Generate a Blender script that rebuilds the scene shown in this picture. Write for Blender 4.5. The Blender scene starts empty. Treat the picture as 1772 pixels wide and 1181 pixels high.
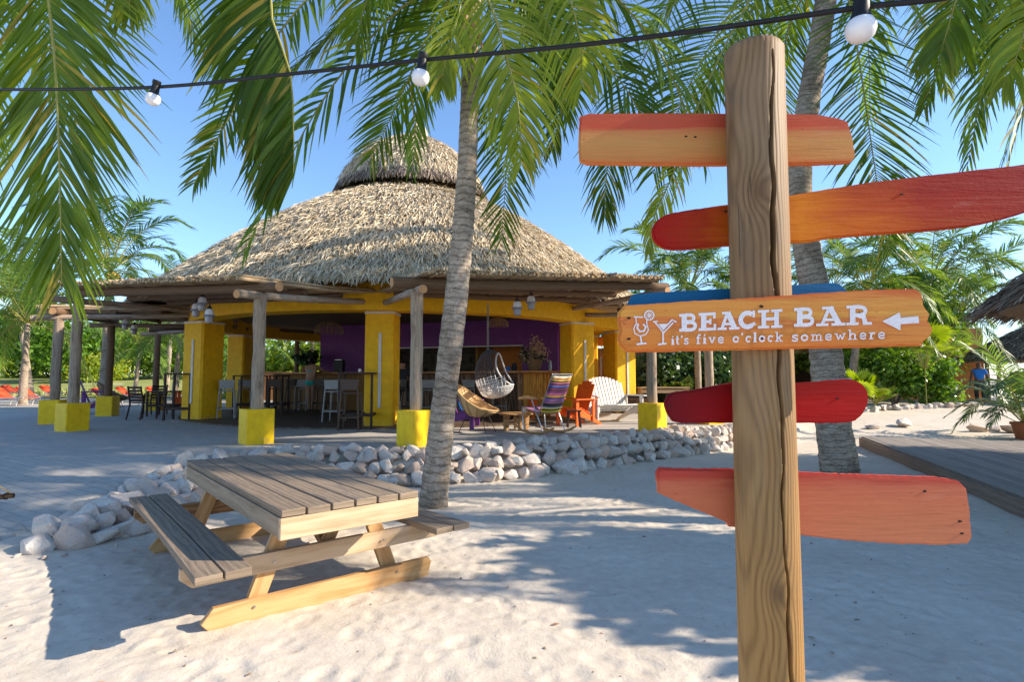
import bpy, bmesh, math, random
import numpy as np
from mathutils import Vector, Matrix
random.seed(7)
R = math.radians
SC = bpy.context.scene
COL = SC.collection

# ------------------------------------------------------------------ camera, sky, sun, exposure
FPX, HORIZ, EYE = 969.0, 656.5, 1.57          # focal length in photo pixels, horizon row, eye height
PITCH = math.atan((HORIZ - 590.5) / FPX)
cam_d = bpy.data.cameras.new('camera')
cam = bpy.data.objects.new('camera', cam_d)
COL.objects.link(cam)
cam_d.sensor_width = 36.0
cam_d.lens = 36.0 * FPX / 1772.0
cam_d.clip_start = 0.05
cam_d.clip_end = 3000.0
cam.location = (0, 0, EYE)
cam.rotation_euler = (math.pi / 2 + PITCH, 0, 0)
SC.camera = cam

SUN_TO = Vector((1.85, -0.08, 1.0)).normalized()
SUN_EL = math.asin(SUN_TO.z)
SUN_AZ = math.atan2(SUN_TO.x, SUN_TO.y)
world = bpy.data.worlds.new('World')
SC.world = world
world.use_nodes = True
wn, wl = world.node_tree.nodes, world.node_tree.links
wn.clear()
sky = wn.new('ShaderNodeTexSky')
sky.sky_type = 'NISHITA'
sky.sun_disc = False
sky.sun_elevation = SUN_EL
sky.sun_rotation = SUN_AZ
sky.air_density = 1.0
sky.dust_density = 0.2
sky.ozone_density = 5.0
bg = wn.new('ShaderNodeBackground')
bg.inputs[1].default_value = 0.15
wo = wn.new('ShaderNodeOutputWorld')
wl.new(sky.outputs[0], bg.inputs[0])
wl.new(bg.outputs[0], wo.inputs[0])
sun_d = bpy.data.lights.new('sun', 'SUN')
sun_d.energy = 4.8
sun_d.angle = R(0.55)
sun_d.color = (1.0, 0.87, 0.70)
sun = bpy.data.objects.new('sun', sun_d)
COL.objects.link(sun)
sun.rotation_euler = SUN_TO.to_track_quat('Z', 'Y').to_euler()
SC.view_settings.view_transform = 'Standard'
SC.view_settings.look = 'None'
SC.view_settings.gamma = 1.0
SC.view_settings.exposure = 0.95
SC.cycles.max_bounces = 8
SC.cycles.transparent_max_bounces = 8

# ------------------------------------------------------------------ place helpers
CO, SI = math.cos(PITCH), math.sin(PITCH)
def ray(px, py):
    a, b = (px - 886) / FPX, (590.5 - py) / FPX
    return Vector((a, CO - b * SI, SI + b * CO))
def P(px, py, Y):
    """point of the place seen at photo pixel (px,py), Y metres ahead of the eye"""
    r = ray(px, py); return Vector((r.x * Y / r.y, Y, EYE + r.z * Y / r.y))
def G(px, py, z=0.45):
    r = ray(px, py); t = (z - EYE) / r.z; return Vector((r.x * t, r.y * t, z))

# ------------------------------------------------------------------ mesh builder
class MB:
    def __init__(s): s.v = []; s.f = []; s.u = []
    def add(s, vs, fs, uvs=None):
        n = len(s.v); s.v += [tuple(v) for v in vs]
        for i, f in enumerate(fs):
            s.f.append(tuple(k + n for k in f))
            s.u.append(uvs[i] if uvs else [(vs[k][0], vs[k][2]) for k in f])
        return s
    def box(s, c, d, M=None):
        hx, hy, hz = d[0] / 2, d[1] / 2, d[2] / 2
        loc = [Vector((x * hx, y * hy, z * hz)) for x in (-1, 1) for y in (-1, 1) for z in (-1, 1)]
        fs = [(0, 1, 3, 2), (4, 6, 7, 5), (0, 4, 5, 1), (2, 3, 7, 6), (0, 2, 6, 4), (1, 5, 7, 3)]
        ax = max(range(3), key=lambda k: d[k]); ou, ov = random.random() * 9, random.random() * 9
        uvs = []
        for f in fs:
            sp = [max(abs(loc[f[i]][k] - loc[f[0]][k]) for i in range(4)) for k in range(3)]
            fl = min(range(3), key=lambda k: sp[k]); oth = [k for k in range(3) if k != fl]
            if ax in oth: a = ax; b = [k for k in oth if k != ax][0]
            else: a, b = oth
            uvs.append([(loc[i][a] + ou, loc[i][b] + ov + fl * 1.7) for i in f])
        M = M or Matrix.Identity(3)
        c = Vector(c)
        vs = [M @ l + c for l in loc]
        return s.add(vs, fs, uvs)
    def bar(s, p, q, w, h, up=(0, 0, 1), ext=0):
        p, q = Vector(p), Vector(q); t = (q - p).normalized(); up = Vector(up)
        if abs(t.dot(up)) > .98: up = Vector((0, 1, 0))
        x = t.cross(up).normalized(); z = x.cross(t)
        M = Matrix((x, t, z)).transposed()
        return s.box((p + q) / 2, (w, (q - p).length + 2 * ext, h), M)
    def tube(s, pts, r, n=10, caps=True, wob=0):
        pts = [Vector(p) for p in pts]; m = len(pts)
        rr = r if hasattr(r, '__len__') else [r] * m
        vs = []; L = 0; us = []
        up = None; ou = random.random() * 7
        for i, p in enumerate(pts):
            t = (pts[min(i + 1, m - 1)] - pts[max(i - 1, 0)]).normalized()
            if up is None:
                up = Vector((0, 0, 1)) if abs(t.z) < .9 else Vector((1, 0, 0))
            x = t.cross(up).normalized(); up = x.cross(t).normalized()
            if i: L += (p - pts[i - 1]).length
            us.append(L + ou)
            for k in range(n):
                a = 2 * math.pi * k / n
                ra = rr[i] * (1 + (random.uniform(-wob, wob) if wob else 0))
                vs.append(p + (x * math.cos(a) + up * math.sin(a)) * ra)
        fs = []; uvs = []
        for i in range(m - 1):
            for k in range(n):
                k2 = (k + 1) % n
                fs.append((i * n + k, i * n + k2, (i + 1) * n + k2, (i + 1) * n + k))
                c = 2 * math.pi * max(rr[i], .01)
                uvs.append([(us[i], k / n * c), (us[i], (k + 1) / n * c), (us[i + 1], (k + 1) / n * c), (us[i + 1], k / n * c)])
        if caps:
            fs.append(tuple(reversed(range(n)))); uvs.append([(math.cos(6.283 * k / n) * rr[0], math.sin(6.283 * k / n) * rr[0]) for k in reversed(range(n))])
            b = (m - 1) * n
            fs.append(tuple(b + k for k in range(n))); uvs.append([(math.cos(6.283 * k / n) * rr[-1], math.sin(6.283 * k / n) * rr[-1]) for k in range(n)])
        return s.add(vs, fs, uvs)
    def prism(s, poly, o, ux, uy, th):
        """outline poly (2D) in plane o+x*ux+y*uy, thickness th along ux x uy (centred at o)"""
        o, ux, uy = Vector(o), Vector(ux), Vector(uy); nz = ux.cross(uy).normalized() * th / 2
        n = len(poly)
        vs = [o + ux * a + uy * b + nz for a, b in poly] + [o + ux * a + uy * b - nz for a, b in poly]
        fs = [tuple(range(n)), tuple(reversed(range(n, 2 * n)))]
        uvs = [[poly[k] for k in range(n)], [poly[k] for k in reversed(range(n))]]
        for k in range(n):
            k2 = (k + 1) % n
            fs.append((k, n + k, n + k2, k2)); uvs.append([(poly[k][0], poly[k][1]), (poly[k][0], poly[k][1] + th), (poly[k2][0], poly[k2][1] + th), (poly[k2][0], poly[k2][1])])
        return s.add(vs, fs, uvs)
    def lathe(s, prof, c=(0, 0, 0), n=16, caps=True):
        c = Vector(c); vs = []
        for r, z in prof:
            for k in range(n):
                a = 6.28318 * k / n; vs.append(c + Vector((r * math.cos(a), r * math.sin(a), z)))
        fs = [(i * n + k, i * n + (k + 1) % n, (i + 1) * n + (k + 1) % n, (i + 1) * n + k) for i in range(len(prof) - 1) for k in range(n)]
        if caps:
            if prof[0][0] > 1e-4: fs.append(tuple(reversed(range(n))))
            b = (len(prof) - 1) * n
            if prof[-1][0] > 1e-4: fs.append(tuple(b + k for k in range(n)))
        return s.add(vs, fs)
    def mesh(s, name, mats, smooth=True, sharp=35, off=None):
        me = bpy.data.meshes.new(name)
        vs = s.v if off is None else [(a - off[0], b - off[1], c - off[2]) for a, b, c in s.v]
        me.from_pydata(vs, [], s.f)
        uv = me.uv_layers.new(name='UVMap')
        flat = [c for f in s.u for p in f for c in (p[0], p[1])]
        if len(flat) == 2 * len(me.loops): uv.data.foreach_set('uv', flat)
        me.materials.append(mats)
        if smooth:
            me.polygons.foreach_set('use_smooth', [True] * len(me.polygons)); me.set_sharp_from_angle(angle=R(sharp))
        me.update()
        return me

def np_mesh(name, V, F, mat, smooth=False, uv=None):
    """V (n,3) array, F (m,k) int array, all faces of k corners"""
    me = bpy.data.meshes.new(name)
    V = np.asarray(V, dtype=np.float32); F = np.asarray(F, dtype=np.int32)
    m, k = F.shape
    me.vertices.add(len(V)); me.vertices.foreach_set('co', V.ravel())
    me.loops.add(m * k); me.loops.foreach_set('vertex_index', F.ravel())
    me.polygons.add(m)
    me.polygons.foreach_set('loop_start', np.arange(0, m * k, k, dtype=np.int32))
    me.polygons.foreach_set('loop_total', np.full(m, k, dtype=np.int32))
    if smooth: me.polygons.foreach_set('use_smooth', np.ones(m, dtype=bool))
    me.update(calc_edges=True)
    if uv is not None:
        l = me.uv_layers.new(name='UVMap'); l.data.foreach_set('uv', np.asarray(uv, dtype=np.float32).ravel())
    me.materials.append(mat)
    return me

def thing(name, label, cat, loc=(0, 0, 0), rz=0, group=None):
    o = bpy.data.objects.new(name, None); COL.objects.link(o)
    o.empty_display_size = .2
    o.location = loc; o.rotation_euler = (0, 0, rz)
    o['label'] = label; o['category'] = cat
    if group: o['group'] = group
    return o
def link(name, me, parent=None, loc=None, rot=None, kind=None, label=None):
    o = bpy.data.objects.new(name, me); COL.objects.link(o)
    if parent: o.parent = parent
    if loc is not None: o.location = loc
    if rot is not None: o.rotation_euler = rot
    if kind: o['kind'] = kind
    if label: o['label'] = label
    return o
def part(name, mb, m, parent, world=False, smooth=True, bevel=0, kind=None, label=None, sharp=35):
    """world=True: the builder's coordinates are world ones (parent must be unrotated)"""
    off = None
    if world:
        off = Vector((0, 0, 0)); q = parent
        while q: off += q.location; q = q.parent
    o = link(name, mb.mesh(name, m, smooth, sharp, off), parent, kind=kind, label=label)
    if bevel:
        b = o.modifiers.new('bevel', 'BEVEL'); b.width = bevel; b.segments = 2; b.limit_method = 'ANGLE'; b.angle_limit = R(50)
    return o
def struct(name, me, loc=None):
    o = link(name, me, None, loc); o['kind'] = 'structure'; return o
def copy_tree(o, loc=None, rz=None, label=None, parent=None):
    c = o.copy(); COL.objects.link(c)
    if parent: c.parent = parent
    if loc is not None: c.location = loc
    if rz is not None: c.rotation_euler = (0, 0, rz)
    if label: c['label'] = label
    for ch in list(o.children): copy_tree(ch, parent=c)
    return c

# ------------------------------------------------------------------ materials
class NT:
    def __init__(s, name):
        s.m = bpy.data.materials.new(name); s.m.use_nodes = True
        s.n = s.m.node_tree.nodes; s.l = s.m.node_tree.links; s.n.clear()
        s.out = s.n.new('ShaderNodeOutputMaterial'); s.b = s.n.new('ShaderNodeBsdfPrincipled')
        s.l.new(s.b.outputs[0], s.out.inputs[0])
    def set(s, sock, val):
        if hasattr(val, 'is_output') or isinstance(val, bpy.types.NodeSocket): s.l.new(val, sock)
        else:
            if isinstance(val, (tuple, list)) and len(val) == 3 and sock.type == 'RGBA': val = (*val, 1)
            sock.default_value = val
    def tc(s, k='Object'): return s.n.new('ShaderNodeTexCoord').outputs[k]
    def map(s, v, sc=(1, 1, 1), rot=(0, 0, 0), loc=(0, 0, 0)):
        n = s.n.new('ShaderNodeMapping'); s.l.new(v, n.inputs[0]); n.inputs['Scale'].default_value = sc; n.inputs['Rotation'].default_value = rot; n.inputs['Location'].default_value = loc
        return n.outputs[0]
    def noise(s, v, scale=5, det=4, rough=.55, dist=0, col=False):
        n = s.n.new('ShaderNodeTexNoise'); s.l.new(v, n.inputs['Vector']); n.inputs['Scale'].default_value = scale
        n.inputs['Detail'].default_value = det; n.inputs['Roughness'].default_value = rough; n.inputs['Distortion'].default_value = dist
        return n.outputs['Color' if col else 'Fac']
    def math(s, op, a, b=0, c=0, clamp=False):
        n = s.n.new('ShaderNodeMath'); n.operation = op; n.use_clamp = clamp
        for i, x in enumerate((a, b, c)): s.set(n.inputs[i], x)
        return n.outputs[0]
    def ramp(s, f, stops, interp='LINEAR'):
        n = s.n.new('ShaderNodeValToRGB'); s.l.new(f, n.inputs[0]); cr = n.color_ramp; cr.interpolation = interp
        while len(cr.elements) < len(stops): cr.elements.new(.5)
        for e, (p, c) in zip(cr.elements, stops):
            e.position = p; e.color = c if len(c) == 4 else (*c, 1)
        s.last = n
        return n.outputs[0]
    def mix(s, f, a, b, mode='MIX'):
        n = s.n.new('ShaderNodeMix'); n.data_type = 'RGBA'; n.blend_type = mode
        s.set(n.inputs['Factor'], f); s.set(n.inputs[6], a); s.set(n.inputs[7], b)
        return n.outputs[2]
    def bump(s, h, st=.3, dist=.01, prev=None):
        n = s.n.new('ShaderNodeBump'); s.l.new(h, n.inputs['Height']); n.inputs['Strength'].default_value = st; n.inputs['Distance'].default_value = dist
        if prev: s.l.new(prev, n.inputs['Normal'])
        return n.outputs[0]
    def fin(s, col, rough=.6, nrm=None, spec=.3, **k):
        s.set(s.b.inputs['Base Color'], col); s.set(s.b.inputs['Roughness'], rough); s.b.inputs['Specular IOR Level'].default_value = spec
        if nrm: s.l.new(nrm, s.b.inputs['Normal'])
        for a, v in k.items(): s.set(s.b.inputs[a.replace('_', ' ')], v)
        return s.m
    def rnd(s, isl=False):
        if isl: return s.n.new('ShaderNodeNewGeometry').outputs['Random Per Island']
        return s.n.new('ShaderNodeObjectInfo').outputs['Random']

def mat(name, c1, c2=None, coord='Object', st=(1, 1, 1), scale=6, det=5, lo=.35, hi=.65, rough=.6, bump=.15, dist=.005, isl=0, obj=0, spec=.3, metal=0, dirt=None, splash=None):
    t = NT(name); c2 = c2 or tuple(x * .82 for x in c1)
    v = t.map(t.tc(coord), st)
    if obj or coord == 'UV' or coord == 'Object':
        add = t.n.new('ShaderNodeVectorMath'); add.operation = 'ADD'; t.l.new(v, add.inputs[0])
        comb = t.n.new('ShaderNodeCombineXYZ'); r = t.math('MULTIPLY', t.rnd(), 17.0)
        for i in range(3): t.l.new(r, comb.inputs[i])
        t.l.new(comb.outputs[0], add.inputs[1]); v = add.outputs[0]
    f = t.noise(v, scale, det, .6)
    c = t.ramp(f, [(lo, c1), (hi, c2)])
    f2 = t.noise(v, scale * 6, 3)
    c = t.mix(.35, c, t.ramp(f2, [(.3, tuple(x * .6 for x in c1)), (.7, tuple(min(1, x * 1.25) for x in c1))]))
    if dirt:
        dc, ds, dl, dh = dirt
        fd = t.noise(t.tc('Object'), ds, 6, .65)
        c = t.mix(t.ramp(fd, [(dl, (0, 0, 0)), (dh, (1, 1, 1))]), c, dc)
    if splash:      # sand and rain splash marks low on the wall: (colour, height)
        sz = t.n.new('ShaderNodeSeparateXYZ'); t.l.new(t.tc('Object'), sz.inputs[0]); nn_ = t.noise(t.tc('Object'), 7, 6, .75)
        ff = t.math('ADD', t.math('MULTIPLY', t.math('SUBTRACT', splash[1], sz.outputs[2]), 2.2), t.math('MULTIPLY', t.math('SUBTRACT', nn_, .5), 1.9))
        c = t.mix(t.ramp(ff, [(.12, (0, 0, 0)), (.55, (.62, .62, .62))]), c, splash[0])
        vs_ = t.noise(t.map(t.tc('Object'), (9, 9, .8)), 1.3, 5, .7); c = t.mix(t.ramp(vs_, [(.58, (0, 0, 0)), (.78, (.32, .32, .32))]), c, (.45, .24, .05))
    for amt, isx in ((isl, True), (obj, False)):
        if amt:
            h = t.n.new('ShaderNodeHueSaturation'); t.l.new(c, h.inputs['Color'])
            t.l.new(t.math('MULTIPLY_ADD', t.rnd(isx), 2 * amt, 1 - amt), h.inputs['Value']); c = h.outputs[0]
    nrm = t.bump(t.math('ADD', f, f2), bump, dist) if bump else None
    return t.fin(c, rough, nrm, spec, Metallic=metal)

def leaf_mat(name, c1, c2, tip=None, trans=.35, rough=.45, objv=.18, islv=.25, spec=.35):
    t = NT(name)
    f = t.math('ADD', t.math('MULTIPLY', t.rnd(), .45), t.math('MULTIPLY', t.rnd(True), .55))
    c = t.ramp(f, [(.15, c1), (.85, c2)])
    if tip:
        c = t.mix(t.ramp(t.rnd(True), [(.86, (0, 0, 0)), (.97, (.8, .8, .8))]), c, tip)
    h = t.n.new('ShaderNodeHueSaturation'); t.l.new(c, h.inputs['Color'])
    nz = t.noise(t.tc('Object'), 1.3, 2)
    t.l.new(t.math('MULTIPLY_ADD', nz, 1.0, .55), h.inputs['Value']); c = h.outputs[0]
    t.fin(c, rough, None, spec)
    tr = t.n.new('ShaderNodeBsdfTranslucent')
    hh = t.n.new('ShaderNodeHueSaturation'); t.l.new(c, hh.inputs['Color']); hh.inputs['Value'].default_value = 2.1; hh.inputs['Saturation'].default_value = 1.1; hh.inputs['Hue'].default_value = .485
    t.l.new(hh.outputs[0], tr.inputs['Color'])
    mx = t.n.new('ShaderNodeMixShader'); mx.inputs[0].default_value = trans
    t.l.new(t.b.outputs[0], mx.inputs[1]); t.l.new(tr.outputs[0], mx.inputs[2]); t.l.new(mx.outputs[0], t.out.inputs[0])
    return t.m

def sand_mat():
    t = NT('sand'); o = t.tc('Object')
    a = t.noise(o, 1.1, 6, .6); b = t.noise(o, 12, 6, .72); c = t.noise(o, 70, 4, .7); d = t.noise(o, 3.2, 5, .65, .6)
    col = t.ramp(a, [(.3, (.52, .455, .37)), (.7, (.66, .59, .50))])
    col = t.mix(.3, col, t.ramp(b, [(.3, (.40, .335, .26)), (.65, (.72, .65, .56))]))
    col = t.mix(t.ramp(t.noise(o, 38, 5, .8), [(.655, (0, 0, 0)), (.72, (.55, .55, .55))]), col, (.24, .19, .14))
    n = t.bump(d, .35, .04); n = t.bump(b, .42, .014, n); n = t.bump(c, .4, .005, n)
    return t.fin(col, .92, n, .15)

def paving_mat():
    t = NT('paving'); o = t.tc('Object'); v = t.map(o, (1, 1, 1), (0, 0, R(25)))
    br = t.n.new('ShaderNodeTexBrick'); t.l.new(v, br.inputs['Vector'])
    br.inputs['Scale'].default_value = 1; br.inputs['Brick Width'].default_value = .34; br.inputs['Row Height'].default_value = .12
    br.inputs['Mortar Size'].default_value = .011; br.inputs['Mortar Smooth'].default_value = .5
    br.inputs['Color1'].default_value = (.43, .40, .37, 1); br.inputs['Color2'].default_value = (.33, .31, .29, 1); br.inputs['Mortar'].default_value = (.19, .175, .16, 1)
    a = t.noise(o, .8, 5); b = t.noise(o, 14, 5, .7)
    c = t.mix(.35, br.outputs[0], t.ramp(a, [(.35, (.36, .34, .32)), (.65, (.56, .52, .47))]))
    c = t.mix(.25, c, t.ramp(b, [(.35, (.35, .32, .29)), (.65, (.72, .68, .60))]))
    n = t.bump(t.math('MULTIPLY', br.outputs['Fac'], -1), .35, .006); n = t.bump(b, .3, .006, n)
    return t.fin(c, .85, n, .2)

def wood_mat(name, c1, c2, dark, coord='UV', along=1.0, across=26, rough=.65, bump=.3, grain=1.0, obj=.12, wear=None, ww=.45, warpk=26):
    """grain runs along u"""
    t = NT(name)
    add = t.n.new('ShaderNodeVectorMath'); add.operation = 'ADD'; t.l.new(t.tc(coord), add.inputs[0])
    comb = t.n.new('ShaderNodeCombineXYZ'); r = t.rnd()
    for i in range(2): t.l.new(t.math('MULTIPLY', r, 13.7 + i), comb.inputs[i])
    t.l.new(comb.outputs[0], add.inputs[1])
    uv = add.outputs[0]
    v = t.map(uv, (along, across, 1))
    warp = t.noise(t.map(uv, (1.3, 7, 1)), 1, 2)
    sx = t.n.new('ShaderNodeSeparateXYZ'); t.l.new(v, sx.inputs[0])
    g = t.math('ADD', t.math('MULTIPLY', sx.outputs[1], 6.3 * grain), t.math('MULTIPLY', warp, warpk))
    w = t.math('MULTIPLY_ADD', t.math('SINE', g), .5, .5)
    fn = t.noise(t.map(uv, (3 * along, across * 5, 1)), 1.2, 6, .7)
    c = t.ramp(t.math('ADD', t.math('MULTIPLY', w, ww), t.math('MULTIPLY', fn, 1.05 - ww)), [(.25, dark), (.5, c1), (.85, c2)])
    if wear:
        fw = t.noise(t.map(uv, (1.2, 5, 1)), 1.6, 6, .7)
        c = t.mix(t.ramp(fw, [(wear[1], (0, 0, 0)), (wear[2], (1, 1, 1))]), c, wear[0])
    h = t.n.new('ShaderNodeHueSaturation'); t.l.new(c, h.inputs['Color']); t.l.new(t.math('MULTIPLY_ADD', r, 2 * obj, 1 - obj), h.inputs['Value'])
    n = t.bump(t.math('ADD', t.math('MULTIPLY', w, .3), fn), bump, .004)
    return t.fin(h.outputs[0], rough, n, .25)

def post_mat():
    """round pine post: long vertical grain that bends round knots"""
    t = NT('sign_post_wood'); o = t.tc('Object')
    s = t.n.new('ShaderNodeSeparateXYZ'); t.l.new(o, s.inputs[0]); x, y, z = s.outputs[0], s.outputs[1], s.outputs[2]
    warp = t.noise(t.map(o, (3.5, 3.5, .9)), 1.2, 3, .5)
    g = t.math('ADD', t.math('MULTIPLY', x, 520), t.math('MULTIPLY', warp, 34))
    g = t.math('ADD', g, t.math('MULTIPLY', y, 150))
    dk = 0
    for kx, kz, r, amp in ((-.024, 2.06, .055, 17), (-.012, 1.04, .062, 17), (-.05, 2.32, .10, 8), (-.02, 1.38, .12, -7), (-.04, .80, .11, 9)):
        dx = t.math('SUBTRACT', x, kx); dz = t.math('MULTIPLY', t.math('SUBTRACT', z, kz), .55)
        d2 = t.math('ADD', t.math('MULTIPLY', dx, dx), t.math('MULTIPLY', dz, dz))
        e = t.math('EXPONENT', t.math('MULTIPLY', d2, -1 / (r * r * .35)))
        g = t.math('ADD', g, t.math('MULTIPLY', e, amp))
        if r < .08:
            k = t.math('EXPONENT', t.math('MULTIPLY', d2, -1 / .00035)); dk = k if dk == 0 else t.math('ADD', dk, k)
    w = t.math('MULTIPLY_ADD', t.math('SINE', g), .5, .5)
    w = t.math('POWER', w, 1.8)
    fn = t.noise(t.map(o, (90, 90, 3)), 1.5, 5, .65)
    big = t.noise(t.map(o, (5, 5, 1.5)), 1, 4)
    f = t.math('ADD', t.math('MULTIPLY', w, .27), t.math('MULTIPLY', fn, .62))
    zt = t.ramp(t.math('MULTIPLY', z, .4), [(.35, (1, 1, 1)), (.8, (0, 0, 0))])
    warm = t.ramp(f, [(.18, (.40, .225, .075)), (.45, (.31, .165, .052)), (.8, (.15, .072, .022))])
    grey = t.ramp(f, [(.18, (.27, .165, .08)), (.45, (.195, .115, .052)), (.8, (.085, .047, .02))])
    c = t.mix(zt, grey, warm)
    c = t.mix(t.ramp(big, [(.5, (0, 0, 0)), (.72, (.5, .5, .5))]), c, (.33, .24, .15))
    c = t.mix(t.math('MULTIPLY', dk, .75, clamp=True), c, (.13, .065, .03))
    ck = t.noise(t.map(o, (150, 150, 2.2)), 1, 3, .6); ckm = t.ramp(ck, [(.665, (0, 0, 0)), (.70, (.85, .85, .85))]); c = t.mix(ckm, c, (.045, .025, .012))
    st = t.noise(t.map(o, (22, 22, 5)), 1, 5, .75); c = t.mix(t.ramp(st, [(.55, (0, 0, 0)), (.75, (.5, .5, .5))]), c, (.11, .085, .065))
    n = t.bump(t.math('ADD', t.math('MULTIPLY', w, -.6), fn), .35, .003); n = t.bump(ckm, -.5, .003, n)
    return t.fin(c, .62, n, .3)

def board_mat(name, stops, streak=.35, ends=None, sx=3.0, sz=46, chips=None, rough=.42):
    t = NT(name); gen = t.tc('Generated'); o = t.tc('Object')
    s = t.n.new('ShaderNodeSeparateXYZ'); t.l.new(gen, s.inputs[0])
    n1 = t.noise(t.map(o, (sx, 8, sz)), 1, 6, .65, .3); n2 = t.noise(t.map(o, (sx * 3, 8, sz * 4)), 1, 5, .7)
    n0 = t.noise(t.map(o, (1.2, 4, 9)), 1, 3)
    f = t.math('ADD', s.outputs[2], t.math('MULTIPLY', t.math('SUBTRACT', n1, .5), streak * 2.2))
    f = t.math('ADD', f, t.math('MULTIPLY', t.math('SUBTRACT', n0, .5), streak * 1.2))
    c = t.ramp(f, stops)
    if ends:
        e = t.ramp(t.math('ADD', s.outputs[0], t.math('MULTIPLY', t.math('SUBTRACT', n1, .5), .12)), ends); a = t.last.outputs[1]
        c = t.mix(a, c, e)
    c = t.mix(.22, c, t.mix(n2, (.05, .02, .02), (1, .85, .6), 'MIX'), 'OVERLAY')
    if chips:
        fc = t.noise(t.map(o, (14, 14, 60)), 1, 6, .8)
        c = t.mix(t.ramp(fc, [(.64, (0, 0, 0)), (.70, (.9, .9, .9))]), c, chips)
    sc = t.noise(t.map(o, (2.2, 5, 150)), 1, 6, .75); c = t.mix(t.ramp(sc, [(.60, (0, 0, 0)), (.70, (.75, .75, .75))]), c, t.mix(.5, c, (.10, .03, .015)))
    fd = t.noise(t.map(o, (5, 5, 16)), 1, 6, .8); c = t.mix(t.ramp(fd, [(.60, (0, 0, 0)), (.74, (.16, .16, .16))]), c, (.62, .42, .30))
    sp = t.noise(t.map(o, (46, 46, 120)), 1, 3, .7); c = t.mix(t.ramp(sp, [(.70, (0, 0, 0)), (.745, (.8, .8, .8))]), c, (.09, .04, .025))
    n = t.bump(t.math('ADD', n0, n1), .35, .006)
    n = t.bump(t.math('ADD', t.math('MULTIPLY', sc, .6), t.noise(t.map(o, (70, 60, 90)), 1, 4, .7)), .14, .003, n)
    return t.fin(c, max(rough, .62), n, .18)

def bark_mat():
    t = NT('palm_bark'); uv = t.tc('UV'); o = t.tc('Object')
    s = t.n.new('ShaderNodeSeparateXYZ'); t.l.new(uv, s.inputs[0])
    wob = t.noise(t.map(uv, (1.2, 4, 1)), 2, 3)
    ring = t.math('MULTIPLY_ADD', t.math('SINE', t.math('ADD', t.math('MULTIPLY', s.outputs[0], 62), t.math('MULTIPLY', wob, 7))), .5, .5)
    crack = t.noise(t.map(uv, (10, 3, 1)), 2.2, 6, .75); ver = t.noise(t.map(uv, (3, 26, 1)), 1.5, 5, .7)
    big = t.noise(o, 1.6, 4)
    c = t.ramp(t.math('ADD', t.math('MULTIPLY', crack, .75), t.math('MULTIPLY', ver, .35)), [(.38, (.075, .052, .038)), (.47, (.27, .21, .155)), (.64, (.50, .42, .33))])
    c = t.mix(t.math('MULTIPLY', t.math('POWER', ring, 9), .6), c, (.10, .075, .055))
    c = t.mix(t.ramp(big, [(.45, (0, 0, 0)), (.65, (.55, .55, .55))]), c, (.20, .15, .11), 'MULTIPLY')
    sc_ = t.noise(t.map(uv, (15, 2.2, 1)), 1.6, 5, .8); c = t.mix(t.ramp(sc_, [(.585, (0, 0, 0)), (.66, (.85, .85, .85))]), c, (.05, .034, .024))
    n = t.bump(sc_, -.6, .012); n = t.bump(ring, .3, .01, n); n = t.bump(t.math('ADD', crack, ver), .55, .010, n)
    return t.fin(c, .85, n, .15)

def rock_mat():
    t = NT('limestone'); o = t.tc('Object'); r = t.rnd()
    add = t.n.new('ShaderNodeVectorMath'); add.operation = 'ADD'; t.l.new(o, add.inputs[0])
    cb = t.n.new('ShaderNodeCombineXYZ'); t.l.new(t.math('MULTIPLY', r, 31), cb.inputs[0]); t.l.new(t.math('MULTIPLY', r, 17), cb.inputs[1]); t.l.new(cb.outputs[0], add.inputs[1]); v = add.outputs[0]
    a = t.noise(v, 4, 5, .6); b = t.noise(v, 17, 6, .75)
    base = t.ramp(r, [(0, (.52, .47, .42)), (.2, (.66, .61, .55)), (.45, (.70, .66, .61)), (.7, (.60, .51, .45)), (.88, (.50, .40, .33)), (1, (.62, .46, .36))])
    c = t.mix(t.ramp(a, [(.45, (0, 0, 0)), (.66, (.7, .7, .7))]), base, (.62, .46, .37))
    c = t.mix(t.ramp(b, [(.57, (0, 0, 0)), (.68, (.8, .8, .8))]), c, (.27, .21, .17))
    pit = t.noise(v, 42, 3, .6); c = t.mix(t.ramp(pit, [(.62, (0, 0, 0)), (.68, (.7, .7, .7))]), c, (.18, .14, .11))
    n = t.bump(b, .6, .02); n = t.bump(a, .5, .05, n)
    return t.fin(c, .88, n, .2)

def thatch_mat(name, a, b, c):
    t = NT(name); f = t.rnd(True); o = t.tc('Object')
    col = t.ramp(f, [(0, a), (.55, b), (1, c)])
    col = t.mix(t.ramp(t.noise(o, .9, 4), [(.4, (0, 0, 0)), (.75, (.22, .22, .22))]), col, tuple(x * .6 for x in b))
    col = t.mix(t.ramp(t.noise(o, 5, 5, .7), [(.5, (0, 0, 0)), (.72, (.5, .5, .5))]), col, tuple(x * .5 for x in a))
    return t.fin(col, .85, None, .15)

def stripe_mat():
    t = NT('striped_cord'); s = t.n.new('ShaderNodeSeparateXYZ'); t.l.new(t.tc('UV'), s.inputs[0])
    n = t.n.new('ShaderNodeTexWhiteNoise'); n.noise_dimensions = '1D'; t.l.new(t.math('FLOOR', t.math('MULTIPLY', s.outputs[0], 42)), n.inputs['W'])
    c = t.ramp(n.outputs[0], [(0, (.25, .03, .12)), (.16, (.03, .03, .04)), (.3, (.65, .50, .03)), (.42, (.60, .16, .20)), (.56, (.05, .12, .42)), (.7, (.55, .50, .52)), (.84, (.22, .06, .25)), (.93, (.65, .22, .05))], 'CONSTANT')
    return t.fin(c, .5, t.bump(t.math('SINE', t.math('MULTIPLY', s.outputs[0], 264)), .5, .004), .4)

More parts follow.
